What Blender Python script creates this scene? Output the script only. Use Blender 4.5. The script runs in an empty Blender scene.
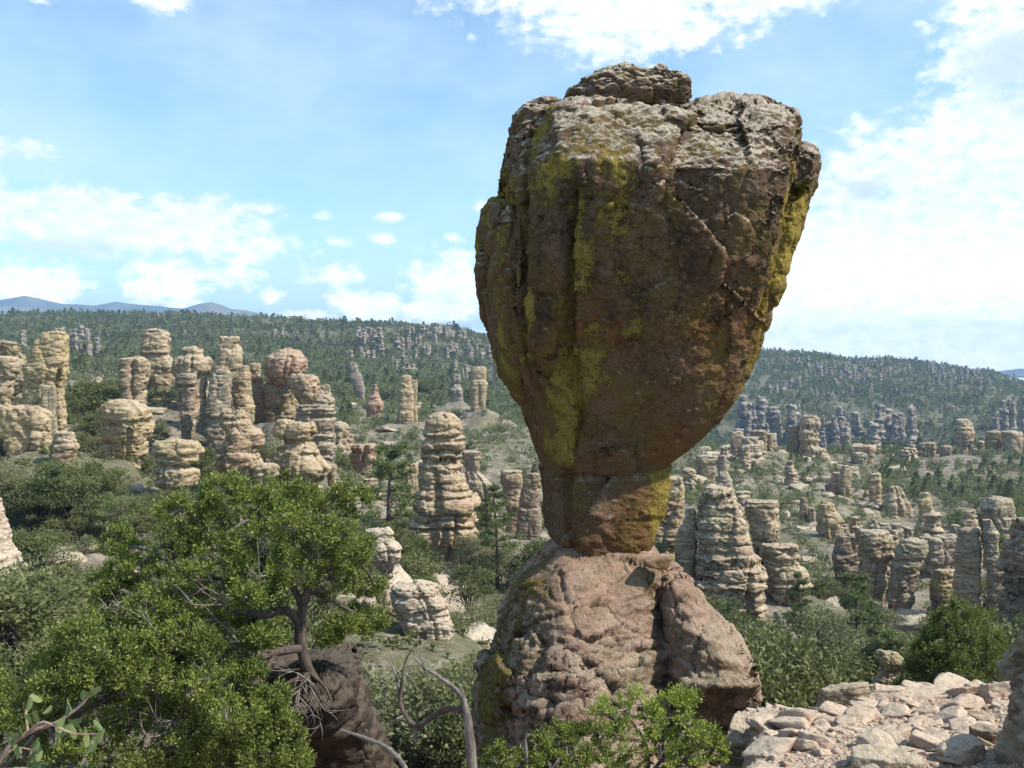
import bpy, math, random
import numpy as np
from mathutils import Vector

R = math.radians
scene = bpy.context.scene
col = scene.collection
random.seed(11)

# ------------------------------------------------------------------ camera
F = 995.6          # focal length in pixels of a 1024 px wide frame (35 mm lens)
HZ = 374           # row of the horizon
PITCH = math.atan((384 - HZ) / F)
cam_data = bpy.data.cameras.new("camera")
cam_data.lens = 35.0
cam_data.sensor_width = 36.0
cam_data.clip_start = 0.05
cam_data.clip_end = 30000
cam = bpy.data.objects.new("camera", cam_data)
cam.rotation_euler = (math.pi / 2 - PITCH, 0, 0)
col.objects.link(cam)
scene.camera = cam

# ------------------------------------------------------------------ exposure and render
scene.view_settings.view_transform = 'Standard'
scene.view_settings.look = 'None'
scene.view_settings.exposure = 0.6
scene.view_settings.gamma = 1
scene.view_settings.use_curve_mapping = False
scene.render.engine = 'CYCLES'
cy = scene.cycles
cy.max_bounces = 6
cy.diffuse_bounces = 3
cy.glossy_bounces = 2
cy.transmission_bounces = 3
cy.transparent_max_bounces = 4
cy.volume_bounces = 0
cy.use_adaptive_sampling = True
cy.adaptive_threshold = 0.015
cy.use_denoising = True
cy.denoiser = 'OPENIMAGEDENOISE'
cy.sample_clamp_indirect = 6


def ray(px, py):
    xr, yr = (px - 512) / F, -(py - 384) / F
    c, s = math.cos(PITCH), math.sin(PITCH)
    return Vector((xr, c + yr * s, -s + yr * c))


def P(px, py, Y):
    """the point at world depth Y seen along one pixel's ray"""
    d = ray(px, py)
    return d * (Y / d.y)


def proj(v):
    c, s = math.cos(PITCH), math.sin(PITCH)
    f = v[1] * c - v[2] * s
    u = v[1] * s + v[2] * c
    return 512 + F * v[0] / f, 384 - F * u / f


# ------------------------------------------------------------------ sun
SUN_EL, SUN_FROM = 47.5, 74.0      # elevation; bearing turned to the right from straight behind the camera
_e, _a = R(SUN_EL), R(SUN_FROM)
sun_dir = Vector((math.sin(_a) * math.cos(_e), -math.cos(_a) * math.cos(_e), math.sin(_e)))
sd = bpy.data.lights.new("sun", 'SUN')
sd.energy = 5.0
sd.angle = R(0.5)
sd.color = (1.0, 0.92, 0.80)
sun = bpy.data.objects.new("sun", sd)
sun.rotation_euler = sun_dir.to_track_quat('Z', 'Y').to_euler()
sun.location = (30, -10, 40)
col.objects.link(sun)


# ------------------------------------------------------------------ node helper
class NT:
    def __init__(self, tree):
        self.t = tree
        self.n, self.l = tree.nodes, tree.links

    def new(self, kind, **kw):
        n = self.n.new(kind)
        for k, v in kw.items():
            setattr(n, k, v)
        return n

    def put(self, sock, v):
        if hasattr(v, 'is_output'):
            self.l.new(v, sock)
        elif isinstance(v, (tuple, list)):
            sock.default_value = tuple(v) if len(v) == len(sock.default_value) else tuple(v) + (1,)
        else:
            sock.default_value = v

    def math(self, op, a, b=0.0, clamp=False):
        n = self.new('ShaderNodeMath', operation=op, use_clamp=clamp)
        self.put(n.inputs[0], a)
        self.put(n.inputs[1], b)
        return n.outputs[0]

    def step(self, v, lo, hi):
        n = self.new('ShaderNodeMapRange', interpolation_type='SMOOTHSTEP')
        self.put(n.inputs[0], v)
        n.inputs[1].default_value, n.inputs[2].default_value = lo, hi
        return n.outputs[0]

    def noise(self, vec, scale, detail=4, rough=0.55, stretch=None):
        if stretch:
            m = self.new('ShaderNodeMapping')
            self.put(m.inputs[0], vec)
            m.inputs['Scale'].default_value = stretch
            vec = m.outputs[0]
        n = self.new('ShaderNodeTexNoise')
        self.put(n.inputs['Vector'], vec)
        n.inputs['Scale'].default_value = scale
        n.inputs['Detail'].default_value = detail
        n.inputs['Roughness'].default_value = rough
        return n.outputs[0]

    def mix(self, f, a, b):
        n = self.new('ShaderNodeMix', data_type='RGBA')
        self.put(n.inputs[0], f)
        self.put(n.inputs[6], a)
        self.put(n.inputs[7], b)
        return n.outputs[2]

    def ramp(self, f, stops):
        n = self.new('ShaderNodeValToRGB')
        self.put(n.inputs[0], f)
        e = n.color_ramp.elements
        while len(e) < len(stops):
            e.new(0.5)
        for k, (p, c) in enumerate(stops):
            e[k].position = p
            e[k].color = tuple(c) + (1,)
        return n.outputs[0]


# ------------------------------------------------------------------ sky with cumulus
world = bpy.data.worlds.new("World")
scene.world = world
world.use_nodes = True
w = NT(world.node_tree)
w.n.clear()
wout = w.new('ShaderNodeOutputWorld')
bg = w.new('ShaderNodeBackground')
bg.inputs[1].default_value = 0.115
w.l.new(bg.outputs[0], wout.inputs[0])
sky = w.new('ShaderNodeTexSky', sky_type='NISHITA')
sky.sun_disc = False
sky.sun_elevation = R(SUN_EL)
sky.sun_rotation = math.atan2(sun_dir.x, sun_dir.y)
sky.altitude = 2000
sky.air_density = 1.0
sky.dust_density = 0.8
sky.ozone_density = 1.0
tc = w.new('ShaderNodeTexCoord')
sep = w.new('ShaderNodeSeparateXYZ')
w.l.new(tc.outputs['Generated'], sep.inputs[0])
az = w.math('ARCTAN2', sep.outputs[0], sep.outputs[1])
el = w.math('ARCSINE', sep.outputs[2])
comb = w.new('ShaderNodeCombineXYZ')
w.put(comb.inputs[0], az)
w.put(comb.inputs[1], w.math('MULTIPLY', el, 1.7))
CLOUDS = [  # bearing and height of every cloud, written as the pixels they were measured at: cx, cy, rx, ry
    (110, 228, 185, 34), (80, 205, 75, 20), (195, 218, 70, 24), (262, 242, 34, 13), (10, 205, 60, 20), (30, 285, 60, 22), (62, 276, 24, 20), (168, 284, 46, 30),
    (176, 264, 20, 16), (230, 274, 32, 16), (276, 295, 13, 9), (336, 276, 36, 13), (345, 300, 28, 12), (374, 308, 44, 17), (450, 288, 52, 30), (462, 264, 30, 18),
    (440, 312, 60, 16), (262, 208, 24, 7), (323, 216, 12, 6), (391, 217, 17, 6), (383, 239, 15, 8), (341, 241, 20, 6), (456, 238, 12, 6), (486, 207, 14, 10),
    (18, 149, 38, 11), (640, 18, 130, 42), (600, -8, 170, 30), (760, -6, 95, 22), (480, 0, 35, 8), (165, 0, 22, 11), (40, -2, 18, 6), (300, 318, 40, 10),
    (1000, 45, 62, 62), (1010, 120, 110, 42), (930, 160, 110, 44), (985, 185, 95, 40), (905, 232, 110, 22), (985, 236, 34, 13), (900, 330, 430, 170),
    (830, 300, 130, 60), (1010, 285, 140, 40), (1080, 150, 120, 90), (1200, 200, 160, 120), (-120, 210, 150, 60), (-200, 100, 120, 40)]
GREYS = [(1010, 62, 60, 52), (872, 190, 30, 14), (60, 250, 130, 22), (450, 300, 36, 16), (1060, 90, 60, 50)]


def bearing(cx, cy_):
    d = ray(cx, cy_).normalized()
    return math.atan2(d.x, d.y), math.asin(d.z)


def blobs(items):
    best = None
    for (cx, cy_, rx, ry) in items:
        a0, e0 = bearing(cx, cy_)
        rx_, ry_ = rx / F, ry / F
        dx = w.math('MULTIPLY', w.math('SUBTRACT', az, a0), 1 / rx_)
        dy = w.math('MULTIPLY', w.math('SUBTRACT', el, e0), 1 / ry_)
        d = w.math('SUBTRACT', 1.0, w.math('SQRT', w.math('ADD', w.math('MULTIPLY', dx, dx), w.math('MULTIPLY', dy, dy))))
        if rx < 40:
            d = w.math('MULTIPLY', d, 0.6)
        if rx > 400:
            d = w.math('MULTIPLY', d, 1.7)
        best = d if best is None else w.math('MAXIMUM', best, d)
    return w.math('MAXIMUM', best, -1.0)


shape = blobs(CLOUDS)
n1 = w.noise(comb.outputs[0], 17, 9, 0.62)
n2 = w.noise(comb.outputs[0], 55, 5, 0.6)
dens = w.math('ADD', shape, w.math('MULTIPLY', w.math('SUBTRACT', n1, 0.5), 1.7))
dens = w.math('ADD', dens, w.math('MULTIPLY', w.math('SUBTRACT', n2, 0.5), 1.5))
cover = w.step(dens, -0.12, 0.58)
grey = w.step(w.math('ADD', blobs(GREYS), w.math('MULTIPLY', w.math('SUBTRACT', n1, 0.5), 1.6)), 0.0, 0.8)
white = w.mix(w.step(n2, 0.3, 0.7), (6.2, 6.8, 7.4), (8.4, 8.4, 8.4))
ccol = w.mix(w.math('MULTIPLY', grey, 0.75), white, (4.0, 4.9, 6.2))
# thin high veil that whitens the sky towards the right and the horizon
veil = w.math('MULTIPLY', w.step(w.noise(comb.outputs[0], 5, 5, 0.6), 0.30, 0.75), 0.40)
tint = w.new('ShaderNodeMix', data_type='RGBA', blend_type='MULTIPLY')
tint.inputs[0].default_value = 1.0
w.put(tint.inputs[6], sky.outputs[0])
tint.inputs[7].default_value = (1.42, 1.60, 1.44, 1)
low = w.step(el, 0.17, -0.01)
veil = w.math('ADD', veil, w.math('MULTIPLY', low, 0.35), True)
skyv = w.mix(veil, tint.outputs[2], (6.0, 7.2, 7.8))
boost = w.new('ShaderNodeMix', data_type='RGBA', blend_type='MULTIPLY')
w.put(boost.inputs[0], low)
w.put(boost.inputs[6], ccol)
boost.inputs[7].default_value = (2.7, 2.5, 2.3, 1)
w.put(bg.inputs[0], w.mix(w.math('MULTIPLY', cover, 0.93), skyv, boost.outputs[2]))


# ------------------------------------------------------------------ numeric noise
def _hash(ix, iy, iz, seed):
    h = (ix.astype(np.uint32) * np.uint32(374761393) + iy.astype(np.uint32) * np.uint32(668265263)
         + iz.astype(np.uint32) * np.uint32(2147483647) + np.uint32((seed * 144665 + 12345) & 0xffffffff))
    h = (h ^ (h >> np.uint32(13))) * np.uint32(1274126177)
    h = (h ^ (h >> np.uint32(16))) * np.uint32(2246822519)
    h = h ^ (h >> np.uint32(15))
    return h.astype(np.float64) / 4294967295.0


def vnoise(p, seed=0):
    i = np.floor(p).astype(np.int64)
    f = p - i
    f = f * f * f * (f * (f * 6 - 15) + 10)
    out = 0
    for dx in (0, 1):
        wx = f[..., 0] if dx else 1 - f[..., 0]
        for dy in (0, 1):
            wy = f[..., 1] if dy else 1 - f[..., 1]
            for dz in (0, 1):
                wz = f[..., 2] if dz else 1 - f[..., 2]
                out = out + wx * wy * wz * _hash(i[..., 0] + dx, i[..., 1] + dy, i[..., 2] + dz, seed)
    return out * 2 - 1


def fbm(p, freq=1.0, octv=4, seed=0, gain=0.5, ridged=False):
    s, a, tot = 0, 1.0, 0
    q = p * freq + seed * 7.31
    for k in range(octv):
        v = vnoise(q, seed + k * 17)
        if ridged:
            v = 1 - 2 * np.abs(v)
        s = s + a * v
        tot += a
        a *= gain
        q = q * 2.03 + 13.7
    return s / tot


def worley(p, seed=0):
    """F1, F2 and the random value of the nearest cell"""
    i = np.floor(p).astype(np.int64)
    f1 = np.full(p.shape[:-1], 9.0)
    f2 = f1.copy()
    cid = np.zeros(p.shape[:-1])
    tilt = np.zeros(p.shape[:-1])
    for dx in (-1, 0, 1):
        for dy in (-1, 0, 1):
            for dz in (-1, 0, 1):
                c = i + np.array((dx, dy, dz))
                r = [_hash(c[..., 0], c[..., 1], c[..., 2], seed + k) for k in range(3)]
                d = sum((c[..., k] + r[k] - p[..., k]) ** 2 for k in range(3)) ** 0.5
                nr = d < f1
                g = sum((p[..., k] - c[..., k] - r[k]) * (_hash(c[..., 0], c[..., 1], c[..., 2], seed + 21 + k) - 0.5) for k in range(3))
                tilt = np.where(nr, g, tilt)
                f2 = np.where(nr, f1, np.minimum(f2, d))
                cid = np.where(nr, _hash(c[..., 0], c[..., 1], c[..., 2], seed + 9), cid)
                f1 = np.where(nr, d, f1)
    return f1, f2, cid, tilt


def sstep(x, a, b):
    t = np.clip((x - a) / (b - a), 0, 1)
    return t * t * (3 - 2 * t)


# ------------------------------------------------------------------ mesh and object helpers
def mesh(name, V, Fc, mat, smooth=True):
    me = bpy.data.meshes.new(name)
    V = np.asarray(V, dtype=np.float32).reshape(-1, 3)
    Fc = np.asarray(Fc, dtype=np.int32)
    k = Fc.shape[1]
    me.vertices.add(len(V))
    me.vertices.foreach_set('co', V.ravel())
    me.loops.add(Fc.size)
    me.loops.foreach_set('vertex_index', Fc.ravel())
    me.polygons.add(len(Fc))
    me.polygons.foreach_set('loop_start', np.arange(0, Fc.size, k, dtype=np.int32))
    me.polygons.foreach_set('use_smooth', np.full(len(Fc), smooth))
    me.update(calc_edges=True)
    if mat:
        me.materials.append(mat)
    return me


def join(pieces):
    vs, fs, o = [], [], 0
    for V, Fc in pieces:
        vs.append(np.asarray(V, dtype=float).reshape(-1, 3))
        fs.append(np.asarray(Fc) + o)
        o += len(vs[-1])
    return np.concatenate(vs), np.concatenate(fs)


def link(name, data, parent=None, loc=None, label=None, cat=None, group=None, kind=None):
    o = bpy.data.objects.new(name, data)
    col.objects.link(o)
    if parent:
        o.parent = parent
    if loc is not None:
        o.location = loc
    for k, v in (('label', label), ('category', cat), ('group', group), ('kind', kind or ('thing' if label else None))):
        if v:
            o[k] = v
    return o


def grid_faces(m, n, wrap=True):
    i = np.arange(m - 1)[:, None]
    j = np.arange(n if wrap else n - 1)[None, :]
    j2 = (j + 1) % n
    return np.stack([i * n + j, i * n + j2, (i + 1) * n + j2, (i + 1) * n + j], -1).reshape(-1, 4)


def tube(pts, radii, sides=6, seed=0, rough=0.0):
    """a bent limb through pts"""
    pts = np.asarray(pts, dtype=float)
    radii = np.asarray(radii, dtype=float)
    k = max(2, len(pts))
    t = np.arange(len(pts))
    tt = np.linspace(0, len(pts) - 1, (len(pts) - 1) * 3 + 1)
    # Catmull-Rom
    ext = np.vstack([2 * pts[0] - pts[1], pts, 2 * pts[-1] - pts[-2]])
    out = []
    for x in tt:
        i = min(int(x), len(pts) - 2)
        f = x - i
        p0, p1, p2, p3 = ext[i], ext[i + 1], ext[i + 2], ext[i + 3]
        out.append(0.5 * (2 * p1 + (p2 - p0) * f + (2 * p0 - 5 * p1 + 4 * p2 - p3) * f * f + (3 * p1 - p0 - 3 * p2 + p3) * f ** 3))
    C = np.array(out)
    rr = np.interp(tt, t, radii)
    T = np.gradient(C, axis=0)
    T /= np.linalg.norm(T, axis=1)[:, None] + 1e-9
    up = np.array((0.13, 0.31, 0.94))
    U = np.cross(T, up)
    U /= np.linalg.norm(U, axis=1)[:, None] + 1e-9
    W = np.cross(T, U)
    a = np.linspace(0, 2 * math.pi, sides, endpoint=False)
    r = rr[:, None] * np.ones((1, sides))
    if rough:
        rg = np.random.default_rng(seed)
        r = r * (1 + rough * rg.uniform(-1, 1, r.shape))
    V = C[:, None, :] + r[..., None] * (np.cos(a)[None, :, None] * U[:, None, :] + np.sin(a)[None, :, None] * W[:, None, :])
    V[-1] = C[-1] + (V[-1] - C[-1]) * 0.25
    return V.reshape(-1, 3), grid_faces(len(C), sides)


# ------------------------------------------------------------------ rock shapes
def rock_grid(rows, n=64, m=90, seed=0, e=2.6, rot=0.0, depth=0.85, layer=None, groove=0.10, bulge=0.10, shift=0.04, wob=0.3,
              cracks=(), noises=((0.9, 0.10, 3, 1.0),), cap=0.25, blocks=None, bow=None, capr=9, amask=None):
    """a rock lofted from rows (height, left, right, [front, back]) with bedding joints, cracks and weathered relief"""
    rg = np.random.default_rng(seed)
    rows = sorted(rows)
    h = np.array([r[0] for r in rows])
    H = np.linspace(h[0], h[-1], m)
    xl = np.interp(H, h, [r[1] for r in rows])
    xr = np.interp(H, h, [r[2] for r in rows])
    a, c = (xr - xl) / 2, (xr + xl) / 2
    if len(rows[0]) > 3:
        fr = np.interp(H, h, [r[3] for r in rows])
        bk = np.interp(H, h, [r[4] for r in rows])
    else:
        fr = bk = a * depth
    ph = np.linspace(0, 2 * math.pi, n, endpoint=False)
    rho = (np.abs(np.cos(ph - rot)) ** e + np.abs(np.sin(ph - rot)) ** e) ** (-1 / e)
    ux, uy = rho * np.cos(ph), rho * np.sin(ph)
    ux /= np.abs(ux).max()
    uy /= np.abs(uy).max()
    size = float(np.mean(a))
    G = np.ones((m, n))
    off = np.zeros((m, 1))
    if layer:
        js, z = [], h[-1] - layer * rg.uniform(0.5, 1.2)
        while z > h[0]:
            js.append(z)
            z -= layer * rg.choice((0.45, 0.7, 1.0, 1.5, 2.0))
        js = np.array(js[::-1]) if js else np.array([h[0]])
        ring = np.stack([np.cos(ph), np.sin(ph), np.zeros(n)], -1)
        wobb = np.stack([fbm(ring * 1.3 + k * 3.1, 1, 3, seed + k) for k in range(len(js))]) * layer * wob
        HH = H[:, None] + 0 * ph[None, :]
        idx = np.zeros((m, n), dtype=int)
        dmin = np.full((m, n), 1e9)
        for k, z in enumerate(js):
            dd = HH - (z + wobb[k][None, :])
            idx += (dd > 0)
            dmin = np.minimum(dmin, np.abs(dd))
        gw = layer * 0.10
        gs = rg.uniform(0.4, 1.3)
        depthj = groove * (0.5 + 0.8 * fbm(ring[None] * 1.7 + HH[..., None] * 0.4, 1, 2, seed + 40))
        G *= 1 - np.clip(depthj, 0, 1) * np.exp(-(dmin / gw) ** 2)
        sc = 1 + shift * rg.uniform(-1, 1, len(js) + 1)
        G *= sc[idx]
        G *= 1 + bulge * (np.clip(dmin / (layer * 0.5), 0, 1) ** 0.5 - 0.8)
        so = shift * rg.uniform(-1, 1, (len(js) + 1, 2)) * size
        offx, offy = so[idx, 0], so[idx, 1]
    else:
        offx = offy = 0
    for (pc, wdt, dep, h0, h1) in cracks:
        dph = (ph[None, :] - pc + math.pi) % (2 * math.pi) - math.pi
        wv = 0.25 * wdt * fbm(np.stack([H, H * 0, H * 0], -1), 1.3 / max(size, .2), 2, seed + 5)[:, None]
        k = sstep(H, h0, h0 + 0.06 * (h[-1] - h[0])) * (1 - sstep(H, h1 - 0.04 * (h[-1] - h[0]), h1))
        G *= 1 - dep * k[:, None] * np.exp(-((dph + wv) / wdt) ** 2)
    X = c[:, None] + a[:, None] * ux[None, :] * G + offx
    Yv = np.where(uy[None, :] < 0, fr[:, None], bk[:, None]) * uy[None, :] * G + offy
    if bow is not None:
        Yv = Yv + np.interp(H, h, bow)[:, None]
    Z = H[:, None] + 0 * X
    # the top: rings that close over
    s = np.linspace(1, 0.03, capr + 1)[1:]
    s = np.sin(s * math.pi / 2)
    tx, ty = X[-1], Yv[-1]
    cx_, cy_ = tx.mean(), ty.mean()
    X = np.vstack([X, cx_ + (tx - cx_)[None, :] * s[:, None]])
    Yv = np.vstack([Yv, cy_ + (ty - cy_)[None, :] * s[:, None]])
    Z = np.vstack([Z, h[-1] + cap * size * (1 - s[:, None] ** 2) ** 0.8 + 0 * tx[None, :]])
    V = np.stack([X, Yv, Z], -1)

    def normals(V):
        du = np.roll(V, -1, 1) - np.roll(V, 1, 1)
        dv = np.gradient(V, axis=0)
        N = np.cross(du, dv)
        return N / (np.linalg.norm(N, axis=-1, keepdims=True) + 1e-9)

    if blocks:
        for bl in blocks:
            freq, amp, gr, zs = bl[:4]
            tl = bl[4] if len(bl) > 4 else 0.0
            f1, f2, cid, tilt = worley((V + 0.16 / freq * np.stack([fbm(V, freq, 2, seed + 60 + k) for k in range(3)], -1)) * np.array((freq, freq, freq * zs)) + seed, seed)
            N = normals(V)
            edge = 1 - sstep(f2 - f1, 0.0, 0.12)
            k_ = 1.0 if amask is None else amask(V)
            V = V + N * (k_ * ((cid - 0.5) * 2 * amp * (1 - 0.4 * edge) - gr * edge + tl * tilt))[..., None]
    for k, (freq, amp, octv, zs) in enumerate(noises):
        N = normals(V)
        k_ = 1.0 if amask is None else amask(V)
        V = V + N * (k_ * amp * fbm(V * np.array((1, 1, zs)), freq, octv, seed + 90 + k * 7, 0.55))[..., None]
    return V.reshape(-1, 3), grid_faces(V.shape[0], n)


def boulder(seed, dims, n=56, m=36, planes=13, noises=((2.0, 0.05, 4),), flat=0.0, soft=14):
    """an angular rock: a ball cut by random planes, then weathered; dims are half sizes"""
    rg = np.random.default_rng(seed)
    nr = rg.normal(size=(planes, 3))
    nr /= np.linalg.norm(nr, axis=1)[:, None]
    nr = np.vstack([nr, np.array(((0, 0, 1), (0, 0, -1), (1, 0, 0), (-1, 0, 0), (0, 1, 0), (0, -1, 0)))])
    nr[planes:] += rg.normal(size=(6, 3)) * 0.16
    nr /= np.linalg.norm(nr, axis=1)[:, None]
    dist = np.concatenate([rg.uniform(0.72, 1.0, planes), np.full(6, 0.86)])
    th = np.linspace(0.02, math.pi - 0.02, m)
    ph = np.linspace(0, 2 * math.pi, n, endpoint=False)
    D = np.stack([np.sin(th)[:, None] * np.cos(ph), np.sin(th)[:, None] * np.sin(ph), np.cos(th)[:, None] + 0 * ph], -1)
    q = np.clip(D @ nr.T / dist, 0.0, None)
    r = (q ** soft).sum(-1) ** (-1 / soft)
    V = D * r[..., None] * np.array(dims)
    for k, (freq, amp, octv) in enumerate(noises):
        V = V + D * (amp * fbm(V, freq, octv, seed + k * 5))[..., None]
    return V[::-1].reshape(-1, 3), grid_faces(m, n)


# ------------------------------------------------------------------ materials
def principled(name, rough=0.9):
    m = bpy.data.materials.new(name)
    m.use_nodes = True
    t = NT(m.node_tree)
    b = t.n['Principled BSDF']
    b.inputs['Roughness'].default_value = rough
    b.inputs['Specular IOR Level'].default_value = 0.15
    return m, t, b


def bump(t, b, height, strength, dist):
    n = t.new('ShaderNodeBump')
    n.inputs['Strength'].default_value = strength
    n.inputs['Distance'].default_value = dist
    t.put(n.inputs['Height'], height)
    t.l.new(n.outputs[0], b.inputs['Normal'])


def rock_material(name, light, dark, pink, lichen=0.45, size=1.0, crust=0.5, bands=1.0, bumpd=0.06):
    """rhyolite tuff: tan to pink stone, thin bedding stains, yellow lichen and a pale crust on what faces up"""
    m, t, b = principled(name)
    geo = t.new('ShaderNodeNewGeometry')
    oi = t.new('ShaderNodeObjectInfo')
    v = t.new('ShaderNodeVectorMath', operation='ADD')
    t.l.new(geo.outputs['Position'], v.inputs[0])
    t.l.new(oi.outputs['Random'], v.inputs[1])
    pos = v.outputs[0]
    big = t.noise(pos, 0.35 / size, 5, 0.6)
    mid = t.noise(pos, 1.4 / size, 6, 0.65)
    fine = t.noise(pos, 7.0 / size, 6, 0.7)
    bed = t.noise(pos, 1.0 / size, 5, 0.6, (0.35, 0.35, 3.2))
    c = t.mix(t.step(big, 0.40, 0.66), light, pink)
    c = t.mix(t.math('MULTIPLY', t.step(mid, 0.46, 0.75), 0.75), c, dark)
    c = t.mix(t.math('MULTIPLY', t.step(bed, 0.54, 0.64), 0.55 * bands), c, dark)
    line = t.math('SUBTRACT', 1.0, t.step(t.math('ABSOLUTE', t.math('SUBTRACT', bed, 0.5)), 0.0, 0.028))
    c = t.mix(t.math('MULTIPLY', line, 0.75 * bands), c, tuple(0.6 * k for k in dark))
    rnd = t.math('MULTIPLY', t.math('SUBTRACT', oi.outputs['Random'], 0.5), 0.10)
    ly = t.step(t.math('ADD', t.math('ADD', t.math('MULTIPLY', big, 0.5), t.math('MULTIPLY', t.noise(pos, 3.1 / size, 6, 0.7), 0.6)), rnd), 0.66 - 0.2 * lichen, 0.80 - 0.2 * lichen)
    c = t.mix(t.math('MULTIPLY', ly, 0.6 if lichen > 0 else 0.0), c, (0.40, 0.345, 0.15))
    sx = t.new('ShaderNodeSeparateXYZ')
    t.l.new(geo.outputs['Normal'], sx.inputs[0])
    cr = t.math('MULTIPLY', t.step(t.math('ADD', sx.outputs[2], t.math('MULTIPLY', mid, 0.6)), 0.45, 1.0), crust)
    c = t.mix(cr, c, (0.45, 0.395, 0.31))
    c = t.mix(t.math('MULTIPLY', t.step(fine, 0.48, 0.68), 0.6), c, dark)
    t.put(b.inputs['Base Color'], c)
    hgt = t.math('ADD', t.math('MULTIPLY', fine, 0.5), t.math('ADD', bed, t.math('MULTIPLY', mid, 0.6)))
    bump(t, b, hgt, 1.0, 2.2 * bumpd * size)
    return m


M = {}
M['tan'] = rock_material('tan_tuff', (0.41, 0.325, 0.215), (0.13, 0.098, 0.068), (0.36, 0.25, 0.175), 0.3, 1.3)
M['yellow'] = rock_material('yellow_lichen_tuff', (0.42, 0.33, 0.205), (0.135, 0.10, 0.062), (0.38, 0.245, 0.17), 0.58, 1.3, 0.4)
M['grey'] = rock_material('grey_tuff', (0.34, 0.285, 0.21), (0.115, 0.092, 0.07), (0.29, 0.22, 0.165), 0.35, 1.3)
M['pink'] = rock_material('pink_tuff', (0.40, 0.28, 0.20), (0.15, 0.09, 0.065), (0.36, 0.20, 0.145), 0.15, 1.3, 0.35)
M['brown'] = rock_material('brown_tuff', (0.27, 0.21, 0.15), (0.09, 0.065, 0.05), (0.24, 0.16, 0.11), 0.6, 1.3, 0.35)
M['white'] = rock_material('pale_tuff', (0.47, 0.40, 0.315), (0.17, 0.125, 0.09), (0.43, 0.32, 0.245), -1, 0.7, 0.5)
M['dark'] = rock_material('shade_dark_tuff', (0.060, 0.046, 0.036), (0.025, 0.019, 0.016), (0.062, 0.040, 0.03), 0.2, 0.6, 0.10)  # the juniper crown's shade on this rock is put into the base colour
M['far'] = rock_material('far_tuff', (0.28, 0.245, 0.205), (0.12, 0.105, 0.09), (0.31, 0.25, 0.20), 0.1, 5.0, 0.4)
M['stone'] = rock_material('path_stone', (0.45, 0.35, 0.275), (0.19, 0.135, 0.105), (0.41, 0.27, 0.205), -1, 0.35, 0.55, 0.4, 0.05)

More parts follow.
